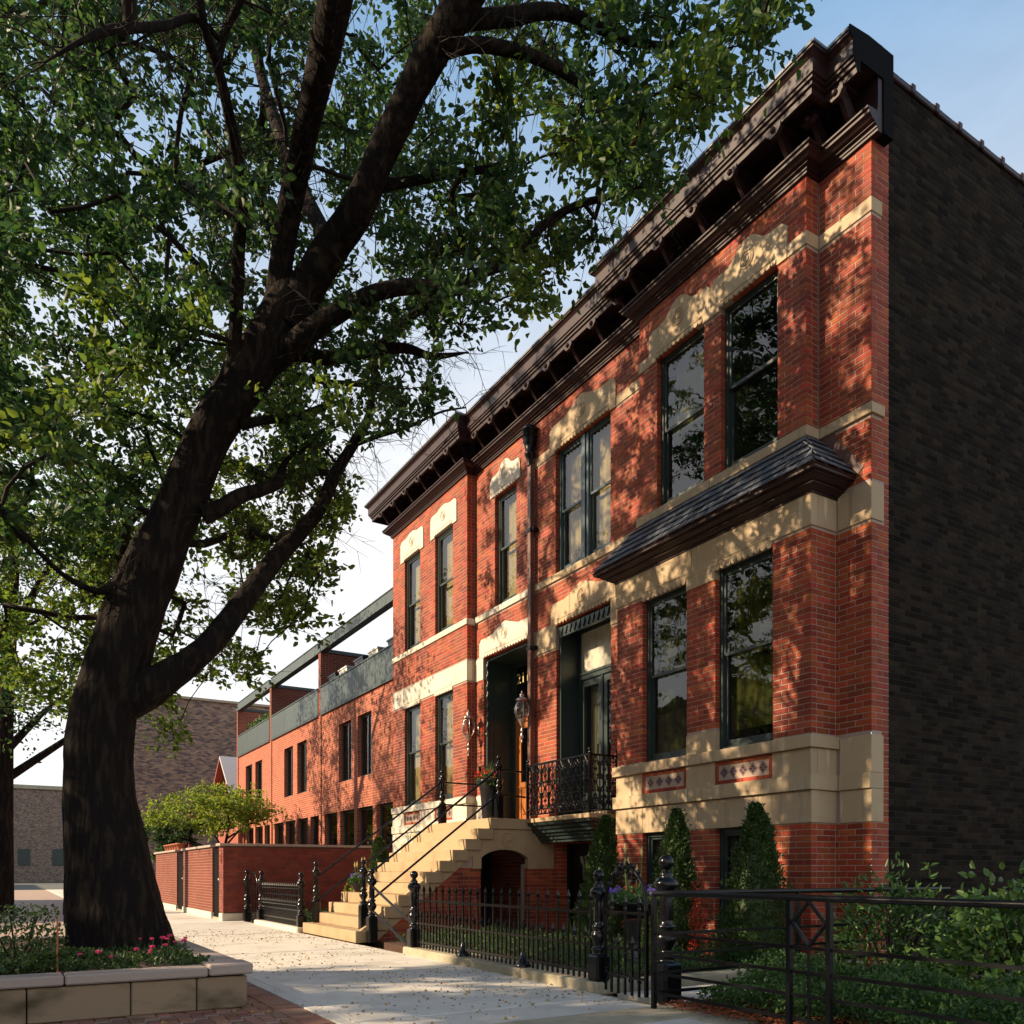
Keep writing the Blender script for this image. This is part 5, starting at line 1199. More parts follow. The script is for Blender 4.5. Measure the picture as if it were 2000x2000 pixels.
def scatter(name, cen, dirs, size, m, parent=None, kind='stuff', wid=.55, seed=1, fold=.25):
    rg = np.random.default_rng(seed); V, F = leaf_arrays(np.asarray(cen), np.asarray(dirs), size, wid, fold, rg); return quads_obj(name, V, F, m, parent, kind)
def flower(x, y, z, h, m, label, group=None, name='flower', r=.03, seed=0):
    rr = random.Random(seed); t = thing(name, label, 'flower', (x, y, z), group)
    s_ = MB(); s_.path([(x, y, z), (x+rr.uniform(-.01, .01), y, z+h*.5), (x+rr.uniform(-.02, .02), y, z+h)], .003, 5); s_.build('stem', M['leafh'], t)
    n = 6; tx, ty, tz = s_.v[-1]; cen = np.tile([x, y, z+h], (n*2, 1)); dr = np.array([[math.cos(2*PI*i/n), math.sin(2*PI*i/n), .25+(.5 if i >= n else 0)] for i in range(n*2)])
    o = scatter('petals', cen, dr, r, m, t, None, .9, seed); return t
def bed(cx0, cx1, cy0, cy1, z0, n, size, m, name, label, cat, seed, hgt=.15, kind='stuff', hf=None):
    rg = np.random.default_rng(seed); x = rg.uniform(cx0, cx1, n); y = rg.uniform(cy0, cy1, n)
    top = hf(x, y) if hf is not None else z0+hgt*(.6+.4*np.sin(x*6+seed)*np.cos(y*5))
    z = z0+(top-z0)*np.sqrt(rg.uniform(0.05, 1, n)); o = scatter(name, np.c_[x, y, z], rg.normal(size=(n, 3))*.8+[0, 0, .5], rg.uniform(.6, 1.2, n)*size, m, None, kind, .5, seed)
    tag(o, label, cat); return o
bed(.35, 1.40, 6.85, 9.6, .27, 4600, .042, M['leafd'], 'bedding_plants', 'low green bedding foliage filling the stone planter around the trunk', 'plants', 21, .12)
bed(-1.7, .35, 6.85, 8.2, .27, 4200, .05, M['leafd'], 'bedding_plants', 'darker low foliage at the left end of the stone planter', 'plants', 22, .22)
rr = random.Random(31)
spots = [(.66, 6.98), (.58, 7.08), (.98, 7.3), (1.02, 7.5), (1.15, 7.7), (1.2, 7.9), (1.1, 8.1), (1.22, 8.3), (.95, 7.12), (1.3, 7.6), (1.28, 8.0), (1.33, 8.6), (1.05, 8.5), (.84, 7.0), (1.24, 7.3), (.45, 7.0)]
for i, (x, y) in enumerate(spots):
    far = y > 7.2
    flower(x, y, .27, rr.uniform(.14, .22), M['pink'], 'small pink bloom in the cluster at the right corner of the stone planter' if far else 'small pink bloom standing before the tree trunk in the stone planter', 'pink flowers in the stone planter', r=rr.uniform(.016, .030), seed=i)
stk = MB(); stk.tube((.30, 6.93, .27), (.30, 6.95, .72), .006); tag(stk.build('plant_stake', M['terra']), 'thin orange stake standing in the planter left of the trunk', 'stake')
bs = thing('planter_shrub', 'wispy dark shrub at the left end of the planter beside the stake', 'shrub', (.1, 7.3, .27))
n = 1300; rg = np.random.default_rng(6); th_ = rg.uniform(0, 2*PI, n); rd = .38*np.sqrt(rg.uniform(0, 1, n)); zz = rg.uniform(0, .5, n)
scatter('foliage', np.c_[.05+rd*np.cos(th_)*(1-zz*.5), 7.3+rd*np.sin(th_)*(1-zz*.5), .3+zz], rg.normal(size=(n, 3))+[0, 0, .6], .035, M['leafd'], bs, 'stuff', .5, 6)
m2 = MB()
for k in range(7): a0 = k*.9; m2.path([(.05, 7.3, .27), (.05+.1*math.cos(a0), 7.3+.1*math.sin(a0), .5), (.05+.2*math.cos(a0), 7.3+.2*math.sin(a0), .72)], .006, 5)
m2.build('stems', M['twig'], bs)

# ================================================================== GARDEN PLANTS
def cone_tree(x, y, h, r, label, seed, lit=False):
    t = thing('conical_evergreen', label, 'evergreen', (x, y, 0), 'clipped conical evergreens along the house front')
    rg = np.random.default_rng(seed); n = 11000
    z = h*rg.uniform(0, 1, n)**1.15; th_ = rg.uniform(0, 2*PI, n)
    prof = np.clip(1-(z/h), 0, 1)**.72*np.where(z/h < .12, .8+z/h*1.6, 1)
    wob = 1+.16*np.sin(th_*3+z*7+seed)+.12*np.sin(th_*7-z*13)+.16*np.sin(z*19+th_*2)*np.sin(th_*4+seed)
    rr_ = r*prof*wob*np.sqrt(rg.uniform(.5, 1.0, n))+.02
    rr_ += np.where(rg.uniform(0, 1, n) > .93, rg.uniform(0, .07, n), 0)
    lx = .05*np.sin(z*2.2+seed)
    cen = np.c_[x+lx+rr_*np.cos(th_), y+rr_*np.sin(th_), .05+z]
    dr = np.c_[np.cos(th_)*.8, np.sin(th_)*.8, np.ones(n)*.9]+rg.normal(size=(n, 3))*.45
    scatter('foliage', cen, dr, rg.uniform(.022, .048, n), M['leafd'], t, 'stuff', .5, seed)
    m2 = MB(); m2.tube((x, y, 0), (x, y, h*.75), .03, .008); m2.build('trunk', M['twig'], t)
    c_ = MB(); c_.lathe([(r*.62, .1), (r*.66, h*.2), (r*.4, h*.55), (r*.12, h*.85), (.005, h*.92)], (x, y, 0), 10); c_.build('inner_twigs', M['leafd'], t)
cone_tree(6.95, 9.05, 1.78, .36, 'conical evergreen in the shade at the end of the balcony, leftmost of three', 41)
cone_tree(6.85, 7.55, 1.76, .36, 'middle conical evergreen in front of the basement window, sunlit on its left edge', 42)
cone_tree(6.85, 6.28, 1.74, .42, 'conical evergreen nearest the house corner, rightmost of three', 43)
cone_tree(6.1, 15.0, 1.68, .40, 'small conical evergreen behind the stoop steps beside the pale stone base', 44)

def mound(name, cx, cy, rx, ry, h, n, size, m, label, cat, seed, wid=.5, group=None, stems=True):
    t = thing(name, label, cat, (cx, cy, 0), group); rg = np.random.default_rng(seed)
    th_ = rg.uniform(0, 2*PI, n); ph = np.arccos(rg.uniform(0, 1, n)); k = rg.uniform(.35, 1, n)**.4*(1+.18*np.sin(th_*4+seed)*np.sin(ph*5)+.12*np.sin(th_*9+ph*6))
    cen = np.c_[cx+rx*k*np.sin(ph)*np.cos(th_), cy+ry*k*np.sin(ph)*np.sin(th_), .03+h*k*np.cos(ph)]
    dr = np.c_[np.cos(th_)*np.sin(ph), np.sin(th_)*np.sin(ph), np.cos(ph)*.6+.1]+rg.normal(size=(n, 3))*.5
    scatter('foliage', cen, dr, rg.uniform(.7, 1.2, n)*size, m, t, 'stuff', wid, seed)
    m2 = MB()
    for q in range(9): a0 = q*.7+seed; m2.path([(cx, cy, 0), (cx+rx*.35*math.cos(a0), cy+ry*.35*math.sin(a0), h*.45), (cx+rx*.62*math.cos(a0), cy+ry*.62*math.sin(a0), h*.75)], [.012, .008, .004], 5)
    m2.build('stems', M['twig'], t); return t
# low spreading hedge inside the square railing
hh = lambda x, y: .02+.40*np.clip(1-((x-5.15)/.95)**4, .15, 1)*(.72+.16*np.sin(x*5+y*3)+.14*np.sin(y*7-x*2)+.10*np.sin(x*13+y*11))
bed(4.42, 6.3, 1.6, 4.62, .03, 30000, .040, M['leafh'], 'ground_hedge', 'low spreading green hedge filling the garden behind the square railing', 'hedge', 51, hf=hh)
hh2 = lambda x, y: .02+.16+.07*np.sin(x*6+y*4)+.05*np.sin(y*11-x*3)
bed(4.78, 6.6, 6.0, 11.2, .03, 16000, .035, M['leafh'], 'ground_cover', 'low leafy ground cover behind the near picket fence', 'ground cover', 52, hf=hh2)
bed(4.7, 7.4, 14.6, 18.4, .03, 8000, .05, M['leafd'], 'ground_cover', 'shaded ground cover behind the far picket fence', 'ground cover', 53, hf=hh2)
mound('broadleaf_shrub', 6.95, 4.72, .75, .55, .98, 2200, .080, M['leafb'], 'glossy broad leaved shrub with whorled leaves against the brick house corner', 'shrub', 61, .36)
mound('broadleaf_shrub', 6.9, 3.55, .75, .7, .92, 2300, .085, M['leafb'], 'big leaved shrub at the right edge of the garden before the dark side wall', 'shrub', 62, .62)
mound('broadleaf_shrub', 6.3, 15.9, .6, .7, .95, 1500, .08, M['leafy'], 'yellow green shrub behind the stoop beside the far picket fence', 'shrub', 63, .45)
mound('broadleaf_shrub', 6.75, 14.85, .25, .22, 1.72, 700, .07, M['leafy'], 'bright leafy shrub peeping over the upper steps of the stoop', 'shrub', 64, .45)
def straps(x, y, z, n, h, seed, parent, m=None, wdt=.012, spread=.5):
    rr = random.Random(seed); mb = MB()
    for i in range(n):
        a0 = rr.uniform(0, 2*PI); L_ = h*rr.uniform(.6, 1.1); sp = spread*rr.uniform(.3, 1)*L_; px_, py_ = -math.sin(a0), math.cos(a0); prev = None
        for k in range(6):
            t = k/5; cx = x+math.cos(a0)*sp*t*t; cy = y+math.sin(a0)*sp*t*t; cz = z+L_*(t-.35*t*t*spread); w2 = wdt*(1-t)**.6+.001
            cur = [(cx+px_*w2, cy+py_*w2, cz), (cx-px_*w2, cy-py_*w2, cz)]
            if prev: mb.add([prev[0], prev[1], cur[1], cur[0]], [(0, 1, 2, 3)])
            prev = cur
    return mb.build('leaves', m or M['irisl'], parent)
for i, (x, y, h) in enumerate(((5.7, 4.35, .42), (6.0, 4.1, .40), (5.55, 3.95, .38), (6.6, 9.3, .5), (6.5, 8.5, .42), (5.9, 4.55, .36))):
    t = thing('iris_clump', ('strap leaved clump in the hedge just right of the open diamond', 'strap leaved clump in the hedge, farthest right behind the railing', 'lowest strap leaved clump in the hedge, nearest the railing', 'strap leaved clump by the basement entrance, nearest the brick pier', 'strap leaved clump between the basement door and the cone evergreen', 'strap leaved clump at the back of the hedge by the rear railing')[i], 'plant', (x, y, 0), 'strap leaved clumps in the garden')
    straps(x, y, .05, 22, h, 70+i, t)
t = thing('red_astilbe', 'thin rust red plume plant between the two right conical evergreens', 'plant', (6.6, 6.85, 0))
n = 700; rg = np.random.default_rng(77); k = rg.integers(0, 7, n); bx = 6.6+.12*np.sin(k*2.1); by = 6.88+.10*np.cos(k*1.7); z = rg.uniform(.15, 1, n)*(.55+.07*k)
scatter('plumes', np.c_[bx+rg.normal(size=n)*.02, by+rg.normal(size=n)*.02, z+.05], rg.normal(size=(n, 3))+[0, 0, 1], .022, M['red'], t, 'stuff', .6, 77)
# mulch and rusty litter at the hedge foot
n = 2600; rg = np.random.default_rng(78); lx = rg.uniform(4.28, 5.1, n); ly = rg.uniform(3.2, 4.85, n)
o = scatter('mulch_litter', np.c_[lx, ly, .03+.04*rg.uniform(0, 1, n)], rg.normal(size=(n, 3))*[1, 1, .3], .04, mat('rusty_mulch', (.26, .075, .025), .9, var=.4), None, 'stuff', .3, 78); tag(o, 'rust coloured mulch along the foot of the hedge', 'mulch')
for i, (x, y) in enumerate(((6.9, 3.95), (6.2, 2.9))): flower(x, y, .35 if i == 0 else .3, .22, M['pink'], ('pale pink bloom low among the shrubs, nearer the dark side wall', 'pale pink bloom low among the shrubs, nearer the railing')[i], 'pink blooms by the dark side wall', r=.05, seed=90+i)

# ---- pots on and by the stoop
up = thing('flower_urn', 'tall black pot with spiky grass and red flowers beside the oak door', 'pot', (6.72, 12.45, 1.956))
ux, uy, uz = 6.96, 12.22, 1.957
m2 = MB(); m2.lathe([(.12, 0), (.135, .03), (.15, .30), (.17, .50), (.20, .60), (.235, .63), (.24, .66), (.20, .665), (.18, .62)], (ux, uy, uz), 14); m2.build('pot_body', M['pot'], up)
straps(ux, uy, uz+.62, 26, .42, 5, up, M['irisl'], .011, .45)
n = 420; rg = np.random.default_rng(91); th_ = rg.uniform(0, 2*PI, n); rd = .24*np.sqrt(rg.uniform(0, 1, n)); scatter('foliage', np.c_[ux+rd*np.cos(th_), uy+rd*np.sin(th_), uz+.64+.16*rg.uniform(0, 1, n)-.1*(rd > .2)], rg.normal(size=(n, 3))+[0, 0, .4], .05, M['leafh'], up, 'stuff', .6, 91)
n = 70; th_ = rg.uniform(0, 2*PI, n); rd = .24*np.sqrt(rg.uniform(0.2, 1, n)); scatter('blooms', np.c_[ux-.05+rd*np.cos(th_), uy+rd*np.sin(th_), uz+.70+.12*rg.uniform(0, 1, n)], rg.normal(size=(n, 3)), .045, M['red'], up, 'stuff', .9, 92)
def bowl(x, y, z, r, label, seed, tall=.5, ped=0):
    t = thing('flower_bowl', label, 'flower pot', (x, y, z)); m2 = MB()
    if ped: m2.lathe([(r*.55, 0), (r*.55, .05), (.07, .10), (.06, ped*.6), (.09, ped-.02)], (x, y, z), 12)
    m2.lathe([(r*.5, ped), (r*.6, ped+.02), (r*.95, ped+.13), (r*1.05, ped+.15), (r*1.05, ped+.18), (r*.9, ped+.17)], (x, y, z), 14); m2.build('bowl', M['pot'], t)
    zz = z+ped+.17; rg = np.random.default_rng(seed); n = 700; th_ = rg.uniform(0, 2*PI, n); rd = r*1.25*np.sqrt(rg.uniform(0, 1, n))
    scatter('foliage', np.c_[x+rd*np.cos(th_), y+rd*np.sin(th_), zz+.14*rg.uniform(-.1, 1, n)*(1.2-rd/r*.6)], rg.normal(size=(n, 3))+[0, 0, .6], .045, M['leafh'], t, 'stuff', .6, seed)
    n = 36; th_ = rg.uniform(0, 2*PI, n); rd = r*rg.uniform(.4, 1.2, n); k = rg.integers(0, 4, n)*1.57; scatter('blooms', np.c_[x+r*np.cos(k)+rg.normal(size=n)*.02, y+r*np.sin(k)+rg.normal(size=n)*.02, zz+.12+rg.normal(size=n)*.015], rg.normal(size=(n, 3)), .04, M['purple'], t, 'stuff', .9, seed)
    m2 = MB(); rr = random.Random(seed); b2 = MB()
    for q in range(6):
        a0 = rr.uniform(0, 2*PI); h = tall*rr.uniform(.55, 1.05); e = Vector((x+.09*math.cos(a0), y+.09*math.sin(a0), zz+h)); m2.path([(x+.04*math.cos(a0), y+.04*math.sin(a0), zz), Vector((x+.08*math.cos(a0), y+.08*math.sin(a0), zz+h*.6)), e], .006, 5); b2.lathe([(.002, 0), (.013, .03), (.014, .06), (.002, .11)], e, 6)
    m2.build('flower_stems', M['irisl'], t); b2.build('buds', M['bud'], t); return t
bowl(5.30, 13.95, RH*4, .16, 'low dark bowl of flowers with tall pale buds on the far end of the steps', 95, .42)
bowl(5.55, 6.72, .02, .27, 'black garden urn with tall budding stems and violet flowers behind the gate', 96, .50, ped=.56)

# ================================================================== TREES
def grow_tree(root, limbs, clusters, seed, leaf, m_leaf, n_leaf, twig_len=.42, spread=.09, cr=.45, lw=.55, max_r=.05, up_bias=.25, backlit=None):
    """limbs: part polylines ([points],[radii]); clusters: points in space, each tied by a curved branch to the nearest wood and leafed out"""
    rg = np.random.default_rng(seed)
    nodes = []; par = []; isl = []
    for pts, rs in limbs:
        P = [Vector(p) for p in pts]
        for k in range(len(P)-1):
            n = max(1, int((P[k+1]-P[k]).length/.22))
            for i in range(n):
                t = i/n; r = rs[k]*(1-t)+rs[k+1]*t
                if r < .17: nodes.append(P[k].lerp(P[k+1], t)); par.append(-1)
    N0 = len(nodes); pos = np.array([n[:] for n in nodes]); C_ = np.array([c[:] for c in clusters])
    # order by distance to the limbs
    d = np.min(np.linalg.norm(C_[:, None, :]-pos[None], axis=2), axis=1); order = np.argsort(d)
    pos_l = [pos]; P_all = list(pos); parents = [-1]*N0; tips = []
    arr = np.empty((N0+len(C_)*14, 3)); arr[:N0] = pos; cnt = N0
    for ci in order:
        c = C_[ci]; dv = np.linalg.norm(arr[:cnt]-c, axis=1)+.25*np.maximum(0, arr[:cnt, 2]-c[2]); k = int(np.argmin(dv)); a = arr[k]
        L_ = np.linalg.norm(c-a); n = max(2, min(12, int(L_/.2))); mid = (a+c)/2+rg.normal(size=3)*.10*L_+np.array([0, 0, .06*L_]); prev = k
        for i in range(1, n+1):
            t = i/n; p = (1-t)**2*a+2*t*(1-t)*mid+t*t*c+rg.normal(size=3)*.012; arr[cnt] = p; parents.append(prev); prev = cnt; cnt += 1
        tips.append(prev)
    load = np.zeros(cnt)
    for t in tips: load[t] += 1
    for i in range(cnt-1, N0-1, -1): load[parents[i]] += load[i]
    rad = np.minimum(max_r, .0055*np.sqrt(np.maximum(load, .6)*1.5))
    mb = MB(); seen = set()
    child = {}
    for i in range(N0, cnt): child.setdefault(parents[i], []).append(i)
    def chain(s, first):
        seq = [s, first]
        while True:
            ch = child.get(seq[-1], [])
            if not ch: break
            b = max(ch, key=lambda q: load[q]); seq.append(b)
            for o_ in ch:
                if o_ != b: stack.append((seq[-2], o_))
        return seq
    stack = [(k, c_) for k in list(child) if k < N0 for c_ in child[k]]
    while stack:
        s, f_ = stack.pop(); seq = chain(s, f_); rs = [rad[q] for q in seq]; rs[0] = rs[1]; rs[-1] = .004
        mb.path([arr[q] for q in seq], rs, 5)
    # twigs and leaves
    cs = []; ds = []; tb = MB(); yl = []
    for ci_, c in enumerate(C_):
        nt_ = int(rg.integers(6, 9))
        for q in range(nt_):
            dr = rg.normal(size=3); dr[2] = dr[2]*.55+up_bias; dr /= np.linalg.norm(dr); L_ = twig_len*rg.uniform(.5, 1.3); e = c+dr*L_; mid = (c+e)/2+rg.normal(size=3)*.05
            if q < 5: tb.path([c, mid, e], [.0045, .0035, .0022], 3)
            m = n_leaf; t = rg.uniform(.15, 1.08, m)[:, None]; p = (1-t)**2*c+2*t*(1-t)*mid+t*t*e+rg.normal(size=(m, 3))*spread*.55
            cs.append(p); yl.append(np.full(m, bool(backlit and ci_ in backlit))); dd = dr+rg.normal(size=(m, 3))*.75; dd[:, 2] -= .15; ds.append(dd)
    cs = np.concatenate(cs); ds = np.concatenate(ds)
    mb.build('branches', M['twig'], root, 'stuff'); tb.build('twigs', M['twig'], root, 'stuff')
    yl = np.concatenate(yl)
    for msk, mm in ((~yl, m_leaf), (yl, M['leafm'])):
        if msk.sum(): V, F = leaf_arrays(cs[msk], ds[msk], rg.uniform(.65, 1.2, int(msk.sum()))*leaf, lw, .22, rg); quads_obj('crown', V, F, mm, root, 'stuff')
    return len(cs)

def inpoly(x, y, poly):
    c = False; n = len(poly); j = n-1
    for i in range(n):
        xi, yi = poly[i]; xj, yj = poly[j]
        if (yi > y) != (yj > y) and x < (xj-xi)*(y-yi)/(yj-yi)+xi: c = not c
        j = i
    return c
bt = thing('big_street_tree', 'massive old street tree leaning over the sidewalk from the stone planter', 'tree', (.95, 9.0, .27))
def limb(name, spec, nseg=4, nn=12, seed=0, parent=None, rough=.05):
    """spec rows: pixel x, pixel y, half width in px, depth: turned into points and radii in metres"""
    P = [wpt(a, b, d) for a, b, r, d in spec]; R = [r*d/FPX for a, b, r, d in spec]
    pts, rs = [], []
    for k in range(len(P)-1):
        p0 = P[max(k-1, 0)]; p1 = P[k]; p2 = P[k+1]; p3 = P[min(k+2, len(P)-1)]
        for i in range(nseg):
            t = i/nseg; q = .5*((2*p1)+(p2-p0)*t+(2*p0-5*p1+4*p2-p3)*t*t+(-p0+3*p1-3*p2+p3)*t**3); pts.append(q); rs.append(R[k]*(1-t)+R[k+1]*t)
    pts.append(P[-1]); rs.append(R[-1])
    rr = random.Random(seed); tab = {}
    def jit(k, i):
        a = 2*PI*i/nn; ca_, sa_ = math.cos(a), math.sin(a); z_ = k*.22*4.5/max(nseg, 4)
        v = noise.noise(Vector((ca_*1.5+seed, sa_*1.5, z_)))*1.3+noise.noise(Vector((ca_*3.5, sa_*3.5+seed, z_*2)))*.7
        return rough*v+rough*(.9*abs(noise.noise(Vector((ca_*9+seed, sa_*9, z_*1.6))))*(1 if nn > 20 else .5)-(1.1*max(0, .25-abs(noise.noise(Vector((ca_*11, sa_*11+seed, z_*3.2))))) if nn > 30 else 0))
    mb = MB(); mb.path(pts, rs, nn, True, jit); mb.build(name, M['bark'], parent or bt); return (pts, rs)
LM = []
LM.append(limb('trunk', [(242, 1905, 116, 8.25), (236, 1850, 98, 8.25), (226, 1790, 88, 8.2), (213, 1700, 78, 8.2), (200, 1600, 68, 8.2), (193, 1500, 61, 8.2), (203, 1400, 59, 8.2), (228, 1300, 57, 8.2), (252, 1220, 54, 8.25), (278, 1150, 53, 8.3), (300, 1100, 51, 8.3), (325, 1045, 45, 8.3), (360, 966, 43, 8.3), (384, 904, 41, 8.3), (413, 842, 40, 8.3), (453, 780, 41, 8.3), (492, 717, 43, 8.3), (528, 655, 41, 8.3), (554, 600, 38, 8.3), (572, 565, 31, 8.3)], 12, 110, 1, rough=.045))
LM.append(limb('limb', [(525, 670, 28, 8.3), (542, 590, 25, 8.3), (550, 510, 22, 8.2), (563, 420, 23, 8.0), (580, 340, 23, 7.7), (600, 245, 24, 7.3), (622, 150, 27, 6.9), (645, 50, 31, 6.4), (668, -60, 32, 6.1), (690, -200, 29, 5.9), (700, -420, 22, 5.8)], 8, 40, 2))
LM.append(limb('limb', [(555, 640, 36, 8.3), (590, 575, 35, 8.3), (622, 525, 33, 8.2), (655, 472, 31, 8.1), (697, 410, 30, 7.9), (745, 300, 28, 7.7), (790, 207, 28, 7.5), (840, 110, 31, 7.3), (900, 10, 33, 7.1), (960, -110, 31, 6.9), (1010, -300, 22, 6.9)], 8, 44, 3))
LM.append(limb('limb', [(470, 830, 12, 8.3), (510, 822, 9, 8.35), (585, 812, 8, 8.5), (640, 792, 7, 8.7), (690, 780, 1.2, 8.8)], 4, 8, 21))
LM.append(limb('limb', [(395, 1005, 20, 8.3), (430, 992, 16, 8.35), (470, 968, 14, 8.4), (515, 955, 12, 8.5), (545, 940, 11, 8.6), (556, 905, 6, 8.6), (580, 880, 2, 8.6)], 4, 9, 22))
LM.append(limb('limb', [(500, 735, 24, 8.35), (540, 700, 24, 8.3), (575, 672, 22, 8.2), (614, 640, 20, 8.1), (676, 602, 17, 8.0), (738, 571, 15, 7.9), (813, 559, 14, 7.9), (879, 569, 12, 7.9), (945, 530, 11, 8.0), (1000, 508, 9, 8.0), (1062, 440, 8, 8.0), (1124, 402, 7, 8.0), (1186, 385, 6, 8.0), (1248, 364, 4, 7.9), (1310, 348, 2.5, 7.8)], 4, 10, 4))
LM.append(limb('limb', [(505, 722, 17, 8.35), (545, 702, 16, 8.35), (585, 690, 14, 8.5), (647, 700, 13, 8.8), (730, 684, 11, 9.1), (792, 680, 9, 9.4), (846, 696, 7, 9.7), (915, 688, 1.2, 10.0)], 4, 9, 5))
LM.append(limb('limb', [(735, 684, 9, 9.1), (780, 640, 8, 9.0), (830, 600, 7, 8.9), (900, 570, 5, 8.8), (975, 605, 1.2, 8.8)], 4, 8, 6))
LM.append(limb('limb', [(843, 90, 20, 7.3), (900, 45, 17, 7.2), (1000, 32, 16, 7.3), (1062, 22, 14, 7.4), (1116, 28, 12, 7.5), (1165, 52, 10, 7.6), (1232, 80, 8, 7.7), (1310, 88, 6, 7.7), (1400, 62, 4, 7.7), (1480, 45, 2.5, 7.7)], 4, 9, 7))
LM.append(limb('limb', [(835, 110, 17, 7.3), (920, 88, 13, 7.2), (1000, 98, 12, 7.3), (1062, 120, 11, 7.4), (1124, 157, 9, 7.5), (1174, 195, 8, 7.6), (1223, 240, 7, 7.7), (1306, 252, 5, 7.8), (1385, 246, 2.5, 7.8)], 4, 9, 8))
LM.append(limb('limb', [(745, 362, 13, 7.9), (790, 356, 10, 8.0), (862, 344, 8, 8.1), (945, 331, 7, 8.2), (995, 312, 1.5, 8.3)], 4, 8, 9))
LM.append(limb('limb', [(90, 120, 1.5, 4.9), (150, 85, 5, 5.0), (205, 60, 8, 5.2), (255, 55, 9, 5.5), (324, 50, 8, 5.9), (380, 35, 7, 6.2), (432, 80, 5, 6.5)], 4, 8, 10))
LM.append(limb('limb', [(428, 815, 20, 8.3), (452, 740, 15, 8.2), (460, 640, 13, 8.0), (466, 500, 12, 7.7), (472, 380, 12, 7.3), (452, 250, 11, 6.9), (425, 130, 10, 6.5), (398, 50, 9, 6.2), (385, -60, 8, 6.0), (380, -200, 6, 5.8)], 4, 9, 11))
LM.append(limb('limb', [(425, 120, 9, 6.5), (440, 60, 8, 6.5), (470, 0, 7, 6.4), (500, -80, 6, 6.3)], 4, 7, 12))
LM.append(limb('limb', [(235, 1375, 40, 8.2), (285, 1348, 37, 8.2), (330, 1320, 31, 8.25), (373, 1290, 25, 8.3), (410, 1258, 23, 8.4), (445, 1215, 22, 8.6), (490, 1155, 20, 8.9), (535, 1095, 18, 9.2), (590, 1035, 15, 9.6), (628, 985, 13, 9.9), (655, 925, 12, 10.2), (690, 868, 10, 10.5), (720, 815, 8, 10.8), (728, 760, 6, 11.0), (738, 700, 4, 11.2)], 8, 36, 13))
LM.append(limb('limb', [(700, 865, 6, 10.5), (745, 850, 4.5, 10.4), (800, 833, 3.5, 10.3), (860, 805, 2.5, 10.2), (910, 796, 1.6, 10.1)], 4, 6, 14))
LM.append(limb('limb', [(262, 1130, 12, 8.2), (225, 1140, 8, 8.1), (190, 1155, 7, 8.0), (120, 1120, 5, 7.9), (40, 1040, 4, 7.7)], 4, 8, 15))
LM.append(limb('limb', [(640, 470, 16, 8.2), (560, 300, 12, 9.3), (500, 100, 10, 10.4), (470, -150, 8, 11.2)], 4, 8, 16))
rr = random.Random(11); CL = []; YG_ = set()
PA = [(-120, -80), (1555, -80), (1590, 0), (1500, 55), (1490, 110), (1450, 175), (1390, 225), (1330, 290), (1245, 390), (1180, 455), (1120, 500), (1085, 560), (1045, 605), (960, 620), (925, 690), (880, 730), (860, 790), (760, 840), (690, 800), (690, 880), (600, 930), (480, 980), (420, 1010), (300, 1000), (230, 1060), (-80, 1120)]
PB = [(240, 1000), (400, 960), (470, 900), (640, 900), (700, 930), (690, 1040), (640, 1090), (650, 1150), (600, 1190), (560, 1240), (480, 1330), (420, 1320), (330, 1330), (345, 1420), (330, 1480), (290, 1460), (270, 1380), (170, 1400), (-60, 1300), (-60, 1050)]
n = 0
GA = [(265, 130, 55), (300, 260, 50), (410, 260, 40), (225, 300, 40), (960, 560, 40), (330, 470, 40), (420, 60, 45), (850, 850, 60), (330, 800, 35), (1210, 210, 22), (1090, 300, 30), (1020, 650, 50), (620, 470, 22), (860, 450, 30), (1020, 430, 34), (230, 640, 36), (520, 210, 26), (920, 210, 26), (1050, 260, 30), (760, 470, 24)]
LP = [(203, 1400), (278, 1150), (325, 1045), (384, 904), (453, 780), (528, 655), (590, 575), (662, 455), (705, 385), (748, 295), (795, 200), (845, 110), (900, 10)]
LQ = [(550, 540), (566, 430), (580, 340), (600, 245), (622, 150), (645, 50), (668, -60)]
def near_limb(x, y, r):
    for Q in (LP, LQ):
        for (a, b), (c, d) in zip(Q[:-1], Q[1:]):
            t = max(0, min(1, ((x-a)*(c-a)+(y-b)*(d-b))/((c-a)**2+(d-b)**2)))
            if (x-a-t*(c-a))**2+(y-b-t*(d-b))**2 < r*r: return True
    return False
while n < 540:
    x, y = rr.uniform(-120, 1600), rr.uniform(-80, 1120)
    if not inpoly(x, y, PA): continue
    if any((x-a)**2+(y-b)**2 < r*r for a, b, r in GA): continue
    if x > 1000 and rr.random() < .25: continue
    if x > 900 and rr.random() < .2: continue
    if x < 480: D = rr.uniform(6.2, 15.5)
    elif x < 850: D = rr.uniform(7.8, 12.0)
    else: D = 8.0+rr.uniform(-.8, 2.2)
    if x > 1150: D = 7.2+rr.uniform(-.7, .9)
    if D < 9.3 and near_limb(x, y, 95): continue
    p = wpt(x, y, D)
    if p.x > 6.9 or p.z > 16.5: continue
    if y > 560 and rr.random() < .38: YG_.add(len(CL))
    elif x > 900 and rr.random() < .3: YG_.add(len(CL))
    CL.append(p); n += 1
n = 0
while n < 105:
    x, y = rr.uniform(-60, 700), rr.uniform(890, 1480)
    if not inpoly(x, y, PB): continue
    p = wpt(x, y, rr.uniform(9.5, 12.5)); YG_.add(len(CL)); CL.append(p); n += 1
